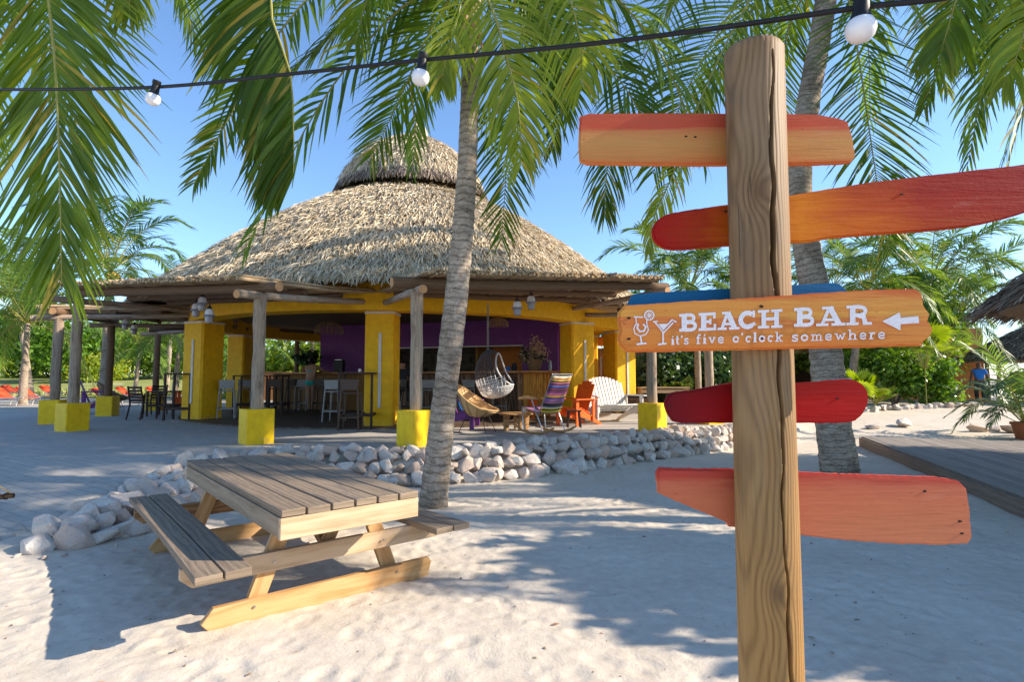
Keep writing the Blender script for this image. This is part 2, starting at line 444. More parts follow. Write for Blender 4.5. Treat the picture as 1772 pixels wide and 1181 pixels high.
M = {}
M['sand'] = sand_mat(); M['paving'] = paving_mat()
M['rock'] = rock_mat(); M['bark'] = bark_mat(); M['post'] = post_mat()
M['thatch'] = thatch_mat('straw_thatch', (.42, .33, .215), (.70, .58, .40), (.84, .74, .56))
M['thatch_g'] = thatch_mat('grey_thatch', (.13, .10, .08), (.25, .195, .15), (.42, .34, .27))
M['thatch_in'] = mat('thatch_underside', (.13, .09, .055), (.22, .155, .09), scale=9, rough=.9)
M['yellow'] = mat('yellow_paint', (.93, .485, .006), (.86, .43, .006), scale=1.1, rough=.6, bump=.06, dist=.006, dirt=((.52, .25, .02), 2.5, .62, 1.0), splash=((.42, .33, .22), .62))
M['yellow_base'] = mat('yellow_base_paint', (.96, .585, .006), (.90, .51, .006), scale=1.5, rough=.5, bump=.08, dist=.006, dirt=((.48, .30, .05), 6, .64, .95), splash=((.48, .40, .27), .10))
M['strip'] = mat('white_light_strip', (.70, .67, .62), scale=4, rough=.4, bump=0)
M['purple'] = mat('purple_paint', (.19, .04, .235), (.16, .032, .20), scale=1.5, rough=.5, bump=.08, dirt=((.16, .05, .16), 4, .6, .85))
M['orange'] = mat('orange_paint', (.80, .25, .02), (.68, .19, .015), scale=2, rough=.5, bump=.1)
M['peach'] = mat('peach_stucco', (.62, .27, .10), (.52, .21, .08), scale=2, rough=.85, bump=.3, dirt=((.36, .15, .07), 2, .5, .8))
M['log'] = wood_mat('bleached_log', (.36, .275, .20), (.47, .385, .30), (.17, .12, .08), across=16, rough=.8, bump=.5, ww=.12, warpk=8, wear=((.15, .10, .068), .50, .66))
M['dlog'] = wood_mat('brown_log', (.165, .10, .06), (.25, .165, .10), (.06, .038, .022), across=14, rough=.8, bump=.5, ww=.12, warpk=8)
M['logend'] = mat('cut_log_end', (.62, .34, .16), (.50, .27, .12), scale=14, rough=.8)
M['stick'] = wood_mat('reed_stick', (.44, .32, .19), (.60, .47, .31), (.20, .13, .07), across=40, rough=.8, obj=0)
M['grey_plank'] = wood_mat('weathered_plank', (.245, .185, .13), (.37, .295, .22), (.085, .068, .055), across=22, rough=.75, bump=.6, wear=((.12, .105, .10), .54, .74), ww=.16, warpk=12)
M['pine'] = wood_mat('raw_pine', (.50, .29, .125), (.60, .375, .18), (.42, .21, .07), across=9, rough=.6, bump=.25, obj=.08, ww=.32, warpk=18)
M['pine_pale'] = wood_mat('pale_pine', (.55, .385, .24), (.64, .475, .32), (.42, .27, .15), across=9, rough=.65, bump=.25, obj=.05, ww=.28, warpk=16)
M['pine_grey'] = wood_mat('grey_pine', (.33, .245, .165), (.42, .325, .23), (.20, .14, .09), across=10, rough=.7, bump=.4, ww=.2, warpk=12)
M['pine_old'] = wood_mat('brown_pine', (.36, .20, .085), (.46, .28, .13), (.20, .10, .04), across=10, rough=.65, bump=.4, obj=.12)
M['deck'] = wood_mat('deck_board', (.27, .235, .205), (.36, .32, .28), (.12, .10, .085), across=18, rough=.7, bump=.5, obj=.16, ww=.15, warpk=10)
M['deck_edge'] = wood_mat('deck_fascia', (.22, .17, .13), (.32, .26, .20), (.09, .07, .05), across=12, rough=.8, bump=.5, ww=.12, warpk=8)
M['dark_wood'] = wood_mat('dark_brown_wood', (.055, .03, .024), (.085, .048, .038), (.028, .016, .013), across=12, rough=.5, bump=.15)
M['bar_wood'] = wood_mat('bar_front_wood', (.18, .085, .04), (.34, .19, .095), (.06, .03, .018), across=10, rough=.6, bump=.4, obj=.5)
M['bar_orange'] = wood_mat('orange_bar_plank', (.66, .27, .03), (.74, .35, .05), (.42, .14, .02), across=8, rough=.5, bump=.2, obj=.15)
M['ochre'] = wood_mat('ochre_counter', (.26, .125, .03), (.32, .16, .04), (.12, .05, .015), across=8, rough=.6, bump=.15, ww=.1, warpk=8)
M['bar_top'] = wood_mat('bar_top_wood', (.50, .21, .06), (.60, .28, .09), (.25, .09, .03), across=8, rough=.35, bump=.15)
M['floor_in'] = wood_mat('dark_bar_floor', (.10, .07, .05), (.16, .115, .08), (.045, .03, .022), coord='Object', across=9, rough=.6, bump=.2)
M['black'] = mat('black_plastic', (.018, .017, .018), scale=3, rough=.4, bump=0)
M['cable'] = mat('black_rubber', (.012, .012, .014), scale=9, rough=.5, bump=.1)
M['bulb'] = mat('frosted_bulb', (.78, .78, .80), (.74, .74, .78), scale=3, rough=.25, bump=0, spec=.5)
M['glass_grey'] = mat('smoky_glass', (.30, .30, .34), scale=3, rough=.15, bump=0, spec=.6)
M['steel'] = mat('steel', (.45, .45, .45), scale=5, rough=.3, bump=0, metal=.9)
M['stool_grey'] = mat('grey_stool_paint', (.34, .335, .33), scale=5, rough=.4, bump=0)
M['stool_brown'] = mat('brown_stool_paint', (.09, .058, .045), scale=5, rough=.4, bump=0)
M['white_paint'] = mat('white_painted_wood', (.66, .65, .63), (.60, .59, .57), scale=7, rough=.5, bump=.1)
M['orange_paint'] = mat('bright_orange_paint', (.80, .13, .01), (.70, .10, .01), scale=6, rough=.45, bump=.1)
M['purple_paint'] = mat('violet_painted_wood', (.20, .05, .26), (.15, .035, .20), scale=6, rough=.45, bump=.1)
M['red_fabric'] = mat('red_sling_fabric', (.72, .10, .035), (.62, .08, .03), scale=9, rough=.8)
M['rattan'] = wood_mat('rattan', (.60, .38, .17), (.70, .48, .24), (.34, .18, .07), across=60, rough=.5, bump=.4)
M['rattan_dk'] = wood_mat('brown_rattan', (.22, .13, .06), (.30, .19, .10), (.10, .06, .03), across=60, rough=.5, bump=.4)
M['teak'] = wood_mat('teak', (.46, .26, .11), (.56, .34, .16), (.28, .14, .05), across=12, rough=.5, bump=.2)
M['cord_white'] = mat('white_cord', (.70, .68, .66), scale=30, rough=.6)
M['cord_grey'] = mat('grey_cord', (.10, .085, .085), scale=30, rough=.6)
M['stripe'] = stripe_mat()
M['skin'] = mat('skin', (.42, .23, .15), (.38, .20, .13), scale=8, rough=.55, bump=0)
M['skin_dk'] = mat('dark_skin', (.12, .065, .04), scale=8, rough=.5, bump=0)
M['hair'] = mat('dark_hair', (.02, .014, .01), scale=60, st=(1, 1, .1), rough=.5)
M['turq'] = mat('turquoise_cloth', (.02, .42, .36), scale=9, rough=.7)
M['blue_cloth'] = mat('blue_cotton', (.02, .16, .52), (.015, .12, .42), scale=7, rough=.8)
M['dark_cloth'] = mat('dark_cloth', (.03, .032, .04), scale=7, rough=.8)
M['leaf'] = leaf_mat('palm_leaf', (.050, .105, .010), (.145, .215, .020), (.36, .27, .05), .46)
M['leaf_y'] = leaf_mat('palm_leaf_yellow', (.13, .20, .018), (.27, .32, .034), (.40, .30, .05), .45)
M['leaf_bg'] = leaf_mat('palm_leaf_far', (.045, .105, .018), (.14, .22, .035), (.26, .22, .05), .35)
M['rachis'] = mat('leaf_stem', (.26, .27, .05), (.34, .28, .07), scale=4, rough=.5, bump=.1)
M['bush'] = leaf_mat('bush_leaf', (.040, .11, .012), (.15, .27, .028), None, .3, .35, spec=.5)
M['bush_l'] = leaf_mat('light_bush_leaf', (.09, .16, .016), (.25, .33, .03), None, .4, .4, spec=.5)
M['bush_d'] = leaf_mat('dark_bush_leaf', (.020, .055, .012), (.055, .115, .025), None, .25, .35, spec=.5)
M['grass'] = mat('dry_grass', (.20, .24, .05), (.42, .38, .13), scale=.35, rough=.9, bump=.3, dist=.05)
M['limb'] = mat('tree_limb', (.16, .12, .09), (.27, .21, .16), scale=9, st=(1, 1, .3), rough=.9, bump=.5)
M['coconut'] = mat('coconut', (.50, .30, .04), (.30, .26, .04), scale=6, rough=.5, obj=.2)
M['dried'] = leaf_mat('dried_flower', (.30, .20, .12), (.55, .42, .27), None, .3, .7)
M['terracotta'] = mat('terracotta', (.30, .12, .06), scale=7, rough=.8)
M['white_print'] = mat('white_lettering', (.74, .71, .74), (.68, .65, .68), coord='Object', st=(1, 1, 3), scale=22, rough=.5, bump=.08)
M['knot'] = mat('dark_knot', (.035, .02, .014), scale=60, rough=.8)
M['white_wall'] = mat('pale_wall', (.66, .68, .70), scale=2, rough=.8)
M['red_roof'] = mat('red_roof', (.45, .12, .06), scale=3, rough=.8)
M['glass'] = mat('bottle_glass', (.10, .12, .10), (.22, .16, .06), scale=2, rough=.1, bump=0, spec=.7, obj=.6)
M['ceramic'] = mat('white_ceramic', (.75, .73, .70), scale=3, rough=.3, bump=0)
M['plank_wall'] = wood_mat('brown_plank', (.22, .115, .06), (.30, .17, .09), (.10, .05, .03), across=8, rough=.75, bump=.4, obj=.2)
M['car_paint'] = mat('pale_car_paint', (.42, .50, .55), scale=2, rough=.25, bump=0, spec=.6)
M['dark_glass'] = mat('dark_glass', (.03, .04, .05), scale=2, rough=.08, bump=0, spec=.7)
# ------------------------------------------------------------------ terrain
EDGE = [(-60, 4.0), (-12, 4.9), (-4.95, 5.35), (-4.8, 6.3), (-4.75, 7.0), (-4.7, 7.9), (-4.0, 8.95), (-2.7, 9.02), (-1.6, 8.98), (0, 9.75), (1.2, 10.6), (2.6, 11.8), (4.2, 12.8), (5.7, 13.6), (9, 18), (13, 30), (60, 60), (60, 200), (-200, 200), (-200, 4)]
def smooth(t): t = np.clip(t, 0, 1); return t * t * (3 - 2 * t)
def sdist(X, Y):
    """distance to the terrace edge, positive on the terrace"""
    d = np.full(X.shape, 1e9); ins = np.zeros(X.shape, bool); n = len(EDGE)
    for i in range(n):
        (ax, ay), (bx, by) = EDGE[i], EDGE[(i + 1) % n]
        ex, ey = bx - ax, by - ay
        t = np.clip(((X - ax) * ex + (Y - ay) * ey) / (ex * ex + ey * ey), 0, 1)
        d = np.minimum(d, np.hypot(X - ax - t * ex, Y - ay - t * ey))
        with np.errstate(divide='ignore', invalid='ignore'):
            c = ((ay > Y) != (by > Y)) & (X < (bx - ax) * (Y - ay) / (by - ay + 1e-12) + ax)
        ins ^= c
    return np.where(ins, d, -d)
def vnoise(X, Y, s, seed):
    rg = np.random.RandomState(seed); T = rg.rand(256, 256)
    x, y = X / s + 500, Y / s + 500
    i, j = np.floor(x).astype(int), np.floor(y).astype(int); fx, fy = smooth(x - i), smooth(y - j)
    g = lambda a, b: T[a % 256, b % 256]
    return (g(i, j) * (1 - fx) + g(i + 1, j) * fx) * (1 - fy) + (g(i, j + 1) * (1 - fx) + g(i + 1, j + 1) * fx) * fy - .5
def h_out(X, Y):
    far = .5 * smooth((Y - 13.5) / 11)
    return far + 1.5 * smooth((Y - 36) / 50) + 1.5 * smooth((Y - 90) / 120)
def z_pave(X, Y): return .07 + .38 * smooth((Y - 5.0) / 3.6) + 1.5 * smooth((Y - 36) / 50) + 1.5 * smooth((Y - 90) / 120)
def axis(lo, hi, st, far, ratio=1.13):
    a = list(np.arange(lo, hi, st)); d = st; x = hi; up = []
    while x < far: up.append(x); d *= ratio; x += d
    d = st; x = lo; dn = []
    while x > -far: d *= ratio; x -= d; dn.append(x)
    return np.array(dn[::-1] + a + up)
def grid_mesh(name, xs, ys, Z, mat, keep=None):
    X, Y = np.meshgrid(xs, ys)
    V = np.stack([X.ravel(), Y.ravel(), Z.ravel()], 1); nx = len(xs)
    i = np.arange(len(ys) - 1)[:, None] * nx + np.arange(nx - 1)[None, :]
    if keep is not None:
        k = keep[:-1, :-1] | keep[1:, 1:] | keep[1:, :-1] | keep[:-1, 1:]; i = i[k]
    i = i.ravel(); F = np.stack([i, i + 1, i + nx + 1, i + nx], 1)
    used = np.unique(F); mp = np.full(len(V), -1); mp[used] = np.arange(len(used))
    return np_mesh(name, V[used], mp[F], mat, True)
xs = axis(-5.5, 6.5, .028, 900); ys = axis(1.8, 9.5, .028, 1500)
ys = ys[ys > -300]
X, Y = np.meshgrid(xs, ys)
sd = sdist(X, Y)
near = smooth(1.4 - np.hypot(X, Y - 4) / 22)
rough = (vnoise(X, Y, 1.1, 1) * .035 + vnoise(X, Y, .34, 2) * .012 + vnoise(X, Y, .13, 3) * .006 + vnoise(X, Y, .07, 4) * .007) * near
rng = np.random.RandomState(5)
fp = np.zeros(X.shape)
for k in range(2600):
    fx, fy = rng.uniform(-4.5, 6), 1.9 + 8 * rng.rand() ** 1.3; a = rng.uniform(0, 6.28); L = rng.uniform(.035, .12); W = L * rng.uniform(.38, .75); dp = L * rng.uniform(.04, .10)
    ix = slice(*np.searchsorted(xs, (fx - .32, fx + .32))); iy = slice(*np.searchsorted(ys, (fy - .32, fy + .32)))
    x, y = X[iy, ix] - fx, Y[iy, ix] - fy
    u, v = x * math.cos(a) + y * math.sin(a), -x * math.sin(a) + y * math.cos(a)
    q = np.sqrt((u / L) ** 2 + (v / W) ** 2)
    fp[iy, ix] += -dp * np.exp(-q ** 5) + dp * .55 * np.exp(-((q - 1.28) / .25) ** 2)
w = smooth((sd + .6) / .55)
zo = h_out(X, Y) + rough + fp
Z = zo * (1 - w) + (z_pave(X, Y) - .05) * w
struct('sand', grid_mesh('sand', xs, ys, Z, M['sand']))
xs2 = axis(-9, 7, .12, 700, 1.2); ys2 = axis(4.2, 22, .12, 900, 1.2); ys2 = ys2[ys2 > 3]
X2, Y2 = np.meshgrid(xs2, ys2); sd2 = sdist(X2, Y2)
Z2 = z_pave(X2, Y2) - .5 * smooth(-sd2 / .5)
keep = (sd2 > -.35) & (Y2 < 34) & (X2 > -60)
struct('terrace_paving', grid_mesh('terrace_paving', xs2, ys2, Z2, M['paving'], keep))
# grass field far left, white sand strip before it stays bare
xg = np.linspace(-160, -2, 60); yg = np.linspace(33, 190, 70); Xg, Yg = np.meshgrid(xg, yg)
struct('grass_field', grid_mesh('grass_field', xg, yg, z_pave(Xg, Yg) + .03 + vnoise(Xg, Yg, 3, 9) * .25, M['grass']))
def gz(x, y):
    x, y = np.array([float(x)]), np.array([float(y)]); s = sdist(x, y); k = smooth((s + .6) / .55)
    return float((h_out(x, y) * (1 - k) + z_pave(x, y) * k)[0])

# ------------------------------------------------------------------ rocks along the terrace edge
def rock_mesh(i, n=20):
    rg = random.Random(100 + i); bm = bmesh.new(); s = (rg.uniform(.8, 1.25), rg.uniform(.75, 1.0), rg.uniform(.6, .9))
    for _ in range(n):
        v = Vector((rg.gauss(0, 1), rg.gauss(0, 1), rg.gauss(0, 1))).normalized()
        v *= rg.uniform(.38, .58)
        bm.verts.new((v.x * s[0], v.y * s[1], v.z * s[2]))
    r = bmesh.ops.convex_hull(bm, input=bm.verts)
    bmesh.ops.delete(bm, geom=[e for e in r['geom_interior'] if isinstance(e, bmesh.types.BMVert)], context='VERTS')
    bmesh.ops.bevel(bm, geom=list(bm.edges), offset=.018, segments=1, affect='EDGES')
    me = bpy.data.meshes.new('rock'); bm.to_mesh(me); bm.free(); me.materials.append(M['rock'])
    me.polygons.foreach_set('use_smooth', [True] * len(me.polygons)); me.set_sharp_from_angle(angle=R(28))
    return me
ROCKS = [rock_mesh(i) for i in range(16)]
BL = [(-4.42, 5.22), (-4.0, 5.42), (-3.85, 5.8), (-3.95, 6.6), (-4.05, 7.4), (-3.4, 8.1), (-2.55, 8.35), (-1.5, 8.42), (-.3, 8.8), (1.0, 9.6), (2.3, 10.6), (3.9, 11.9), (5.4, 13.0)]
TL = [(-4.48, 5.5), (-4.6, 5.95), (-4.7, 6.4), (-4.7, 7.0), (-4.6, 7.9), (-4.0, 8.85), (-2.7, 9.0), (-1.5, 9.0), (0, 9.75), (1.2, 10.55), (2.6, 11.65), (4.1, 12.6), (5.6, 13.4)]
bank = thing('rock_border', 'low bank of piled white limestone rocks along the terrace edge behind the picnic table', 'rock border', (-1, 8.8, 0))
rg = random.Random(4)
def lerp2(a, b, t): return (a[0] + (b[0] - a[0]) * t, a[1] + (b[1] - a[1]) * t)
def put_rock(x, y, z, s, parent):
    o = link('rock', rg.choice(ROCKS), parent, (x - parent.location.x, y - parent.location.y, z - parent.location.z), (rg.uniform(-.5, .5), rg.uniform(-.5, .5), rg.uniform(0, 6.3)))
    o.scale = (s * rg.uniform(.85, 1.25), s * rg.uniform(.85, 1.15), s * rg.uniform(.8, 1.15))
nr = 0
for i in range(len(BL) - 1):
    L = max(math.dist(BL[i], BL[i + 1]), math.dist(TL[i], TL[i + 1]))
    rows = 4
    for r in range(rows):
        s0 = (.30 if i < 4 else .29) * (1 if r else 1.05)
        n = max(2, round(L / (s0 * (.80 if i < 5 else .70))))
        if i < 1 and r > 0: n = 1
        for k in range(n):
            t = (k + .5 + rg.uniform(-.28, .28) + (r % 2) * .5) / n
            a, b = lerp2(BL[i], BL[i + 1], t), lerp2(TL[i], TL[i + 1], t)
            q = lerp2(a, b, (r + rg.uniform(-.12, .12)) / (rows - 1) * .84)
            f = min(1, max(0, r / (rows - 1)))
            zt = float(z_pave(np.array(q[0]), np.array(q[1]))); zb = float(h_out(np.array(q[0]), np.array(q[1])))
            s = s0 * rg.uniform(.72, 1.25)
            z = zb + (zt - zb) * f * .95 + (.03 if r < rows - 1 else -.02) + s * .11 + (.03 if 0 < r < rows - 1 else 0)
            put_rock(q[0], q[1], z, s, bank); nr += 1

for _ in range(20):      # small loose chips at the foot of the bank
    i = rg.randrange(len(BL) - 1); q = lerp2(BL[i], BL[i + 1], rg.random()); put_rock(q[0] + rg.uniform(0, .3), q[1] - rg.uniform(.12, .35), .015, rg.uniform(.04, .10), bank); nr += 1

# ------------------------------------------------------------------ the thatched bar
C0 = Vector((-3.55, 19.5, 0)); FL = .47
bar = thing('beach_bar', 'large round beach bar with straw thatched cone roof and yellow pillars', 'bar building', (C0.x, C0.y, 0))
def ring(mb, r0, r1, z0, z1, n=72, c=C0):
    vs = []; 
    for k in range(n):
        a = 6.28318 * k / n; ca, sa = math.cos(a), math.sin(a)
        for r, z in ((r0, z0), (r1, z0), (r1, z1), (r0, z1)): vs.append((c.x + r * ca, c.y + r * sa, z))
    fs = []
    for k in range(n):
        a, b = k * 4, (k + 1) % n * 4
        for i in range(4): fs.append((a + i, a + (i + 1) % 4, b + (i + 1) % 4, b + i))
    return mb.add(vs, fs)
part('ring_beam', ring(MB(), 6.15, 6.72, 3.16, 4.05), M['yellow'], bar, True)
part('floor', ring(MB(), .01, 6.9, .3, .485), M['floor_in'], bar, True)
def chamfer(s, c):
    h = s / 2; return [(-h + c, -h), (h - c, -h), (h, -h + c), (h, h - c), (h - c, h), (-h + c, h), (-h, h - c), (-h, -h + c)]
def pillar(x, y, rz, s=.66, top=3.16, strips=((0, -1),)):
    mb = MB(); ux = Vector((math.cos(rz), math.sin(rz), 0)); uy = Vector((-math.sin(rz), math.cos(rz), 0))
    mb.prism(chamfer(s, .05), (x, y, (.4 + top) / 2), ux, uy, top - .4)
    p = part('pillar', mb, M['yellow'], bar, True)
    cb = MB().prism(chamfer(s + .03, .05), (x, y, top - .03), ux, uy, .05); part('pillar_collar', cb, M['strip'], p, True)
    for sx, sy in strips:
        d = ux * sx + uy * sy; e = Vector((-d.y, d.x, 0))
        c = Vector((x, y, 1.78)) + d * (s / 2 + .012) + e * .04
        m2 = MB().box(c, (.07, .03, 1.75), Matrix((e, d, Vector((0, 0, 1)))).transposed()); part('light_strip', m2, M['strip'], p, True, bevel=.006)
pA, pB, pC, pD = Vector((-8.62, 15.65, 0)), Vector((-3.1, 13.4, 0)), Vector((1.85, 15.95, 0)), Vector((3.62, 18.9, 0))
pillar(pA.x, pA.y, R(-21), .74, strips=((0, -1), (-1, 0)))
pillar(pB.x, pB.y, R(-3), .68)
pillar(pC.x, pC.y, R(24), .74, strips=((0, -1), (1, 0)))
pillar(pD.x, pD.y, R(24), .80, strips=((0, -1), (1, 0)))
for a in (10, 68, 118, 172):
    pillar(C0.x + 6.4 * math.cos(R(a)), C0.y + 6.4 * math.sin(R(a)), R(a + 90))
# right annexe: soffit beam from pillar C to pillar D and plank partition
ann = MB().bar((1.7, 16.3, 3.58), (4.1, 19.3, 3.58), .55, .82); part('annexe_beam', ann, M['yellow'], bar, True)
an2 = MB().bar((3.9, 18.6, 3.58), (7.0, 20.4, 3.58), .5, .80); part('annexe_beam', an2, M['yellow'], bar, True)
an3 = MB().box((2.75, 20.6, 1.75), (.18, 1.5, 2.7)).box((3.7, 21.2, 3.0), (2.0, .2, .35)); part('orange_jamb', an3, M['orange'], bar, True)
for k in range(9):
    part('plank', MB().box((2.5 + k * .2, 21.4 + (k % 2) * .006, 1.6), (.19, .04, 2.3)), M['plank_wall'], bar, True)
# cone roof
_pf = [(7.9, 3.80), (7.0, 4.56), (5.56, 5.72), (3.9, 6.84), (2.4, 7.60), (1.6, 7.78)]
_cp = [(2.46, 8.12), (2.28, 8.6), (1.86, 9.15), (1.3, 9.62), (.65, 9.95), (.12, 10.08)]
def smooth_prof(p, n):
    q = [p[0]] + p + [p[-1]]; out = []
    for k in range(n + 1):
        f = k / n * (len(p) - 1); i = min(int(f), len(p) - 2); t = f - i; a, b, c, d = q[i:i + 4]
        out.append(tuple(.5 * (2 * b[j] + (c[j] - a[j]) * t + (2 * a[j] - 5 * b[j] + 4 * c[j] - d[j]) * t * t + (3 * b[j] - a[j] - 3 * c[j] + d[j]) * t ** 3) for j in (0, 1)))
    return out
PROF, CAP = smooth_prof(_pf, 20), smooth_prof(_cp, 14)
def prof_at(pr, t):
    """t by length along the profile -> (r,z,slope dir)"""
    L = [math.dist(pr[i], pr[i + 1]) for i in range(len(pr) - 1)]; s = t * sum(L)
    for i, l in enumerate(L):
        if s <= l or i == len(L) - 1: break
        s -= l
    a, b = pr[i], pr[i + 1]; f = s / l
    return a[0] + (b[0] - a[0]) * f, a[1] + (b[1] - a[1]) * f, ((a[0] - b[0]) / l, (a[1] - b[1]) / l)
def thatch(name, prof, c, n, mat_, parent, lmin=.3, lmax=.62, wmin=.02, wmax=.05, front=.85, lift=.30, seed=1, spread=.38):
    rg = np.random.RandomState(seed)
    tab = [prof_at(prof, t) for t in np.linspace(0, 1, 200)]
    rr = np.array([a[0] for a in tab]); cum = np.cumsum(rr); cum = cum / cum[-1]
    idx = np.searchsorted(cum, rg.rand(n)); idx = np.clip(idx, 0, 199)
    r = rr[idx]; z = np.array([a[1] for a in tab])[idx]; dr = np.array([a[2][0] for a in tab])[idx]; dz = np.array([a[2][1] for a in tab])[idx]
    base = math.atan2(-c.y, -c.x)
    isf = rg.rand(n) < front
    th = np.where(isf, base + rg.uniform(-1.9, 1.9, n), rg.uniform(0, 6.283, n))
    ce, se = np.cos(th), np.sin(th); zz = np.zeros(n)
    rad = np.stack([ce, se, zz], 1); tan = np.stack([-se, ce, zz], 1)
    down = rad * dr[:, None] + np.stack([zz, zz, dz], 1)
    nor = rad * (-dz)[:, None] + np.stack([zz, zz, dr], 1)
    a = rg.normal(0, spread, n)
    d = down * np.cos(a)[:, None] + tan * np.sin(a)[:, None]; s = -down * np.sin(a)[:, None] + tan * np.cos(a)[:, None]
    tw = rg.normal(0, .5, n); s = s * np.cos(tw)[:, None] + nor * np.sin(tw)[:, None]
    Lh = rg.uniform(lmin, lmax, n)[:, None]; W = rg.uniform(wmin, wmax, n)[:, None] / 2
    lf = (rg.rand(n) ** 2 * lift)[:, None]
    p0 = rad * r[:, None] + np.stack([zz, zz, z], 1) + nor * rg.uniform(-.02, .05, n)[:, None] + np.array([[c.x, c.y, 0]])
    p1 = p0 + d * Lh * .55 + nor * lf * Lh * 1.0 * .6
    p2 = p0 + d * Lh + nor * lf * Lh * rg.uniform(.2, 1.0, n)[:, None] + np.array([[0, 0, -1]]) * Lh * .05
    V = np.stack([p0 - s * W, p0 + s * W, p1 + s * W, p1 - s * W, p2 + s * W * .3, p2 - s * W * .3], 1).reshape(-1, 3)
    b = np.arange(n)[:, None] * 6
    F = np.concatenate([b + np.array([[0, 1, 2, 3]]), b + np.array([[3, 2, 4, 5]])], 0)
    V = V - np.array([list(parent_world(parent))])
    return link(name, np_mesh(name, V, F, mat_), parent, kind='stuff')
def parent_world(p):
    o = Vector((0, 0, 0))
    while p: o += p.location; p = p.parent
    return o
def cone_body(prof, c, mb=None, n=64, dz=-.05):
    mb = mb or MB(); mb.lathe([(r, z + dz) for r, z in prof] + [(r, z + dz - .16) for r, z in reversed(prof)], (c.x, c.y, 0), n, caps=False); return mb
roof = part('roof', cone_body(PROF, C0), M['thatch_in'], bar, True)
thatch('thatch', PROF, C0, 105000, M['thatch'], roof, .2, .46, .012, .034, lift=.42, spread=.32, seed=3)
thatch('eave_fringe', [(8.0, 3.72), (7.7, 3.98)], C0, 11000, M['thatch'], roof, .22, .48, .012, .034, lift=.25, seed=4)
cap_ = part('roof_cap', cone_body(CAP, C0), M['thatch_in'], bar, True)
thatch('thatch', CAP, C0, 14000, M['thatch'], cap_, .2, .42, .012, .034, lift=.42, seed=5)
thatch('cap_fringe', [(2.5, 8.08), (2.34, 8.35)], C0, 2600, M['thatch_g'], cap_, .25, .45, seed=6)
sp = thatch('straw_tuft', [(.30, 10.0), (.05, 10.9)], Vector((C0.x + .22, C0.y, 0)), 380, M['thatch'], cap_, .35, .7, seed=7, spread=.2)
part('straw_knot', MB().tube([(C0.x + .35, C0.y, 9.9), (C0.x + .30, C0.y, 10.5), (C0.x + .15, C0.y, 10.95)], [.30, .17, .10], 10), M['thatch'], cap_, True)

# inside walls
def wallbox(name, a, b, z0, z1, m, th=.16, parent=None, ext=0):
    return part(name, MB().bar((a[0], a[1], (z0 + z1) / 2), (b[0], b[1], (z0 + z1) / 2), th, z1 - z0, ext=ext), m, parent or bar, True)
W1 = P(556, 600, 21.2); W2 = P(665, 600, 20.8); W3 = P(905, 600, 18.9); W4 = P(967, 600, 18.2)
wallbox('purple_wall', W1, W2, FL, 3.6, M['purple'])
wallbox('purple_wall', W3, W4, FL, 3.6, M['purple'])
wallbox('purple_wall', W2, W3, 2.70, 3.6, M['purple'])
wallbox('purple_wall', (W4.x, W4.y), (W4.x + .25, W4.y + 3.5), FL, 3.6, M['purple'])
lip = MB().bar((W2.x, W2.y - .1, 2.70), (W3.x, W3.y - .1, 2.70), .06, .04); part('hatch_trim', lip, M['strip'], bar, True)
bk1, bk2 = P(650, 600, 22.9), P(840, 600, 22.0)
wallbox('back_wall', bk1, bk2, FL, 3.4, mat('shelf_wall', (.12, .10, .08), rough=.8))
wallbox('back_wall', bk2, P(935, 600, 21.4), FL, 3.4, M['orange'])
wallbox('back_wall', P(825, 600, 21.5), P(852, 600, 21.9), FL, 3.4, mat('ochre_wall', (.40, .20, .03)))
wallbox('back_wall', P(560, 600, 24.8), P(670, 600, 24.4), FL, 3.4, M['purple'])
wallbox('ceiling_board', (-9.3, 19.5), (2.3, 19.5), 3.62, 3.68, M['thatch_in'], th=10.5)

# bar counter: top slab and vertical front planks
ctr = thing('bar_counter', 'long wooden bar counter with orange planked front inside the round bar', 'bar counter', (-3.4, 17.6, FL))
c1, c2, c3, c4 = P(470, 660, 20.6), P(690, 660, 18.9), P(950, 660, 16.2), P(966, 660, 18.1)
TOPZ = 1.78
for a, b in ((c1, c2), (c2, c3), (c3, c4)):
    part('counter_top', MB().bar((a.x, a.y, TOPZ), (b.x, b.y, TOPZ), .6, .06, ext=.1), M['bar_top'], ctr, True, bevel=.008)
def planks(a, b, mat_, w=.20):
    L = (b - a).length; n = int(L / w)
    for k in range(n):
        p = a.lerp(b, (k + .5) / n); t = (b - a).normalized(); nn = Vector((t.y, -t.x, 0)); nn = nn if nn.y < 0 else -nn
        q = p - nn * .1 + nn * random.uniform(0, .012)
        m3 = MB().box((q.x, q.y, (FL + TOPZ - .03) / 2), (L / n - .012, .03, TOPZ - .035 - FL), Matrix((t, nn, Vector((0, 0, 1)))).transposed())
        part('plank', m3, mat_, ctr, True, smooth=False)
z0 = lambda v: Vector((v.x, v.y, 0))
planks(z0(c1), z0(c2), M['ochre'], .42)
planks(z0(c2), z0(c3.lerp(c2, .16)), M['bar_wood'])
planks(z0(c3.lerp(c2, .16)), z0(c3), M['bar_orange'])
planks(z0(c3), z0(c4), M['bar_orange'])
for (a, b) in ((c1, c2), (c2, c3), (c3, c4)):
    part('counter_core', MB().bar((a.x, a.y + .22, 1.05), (b.x, b.y + .22, 1.10), .1, 1.3), M['dark_wood'], ctr, True)

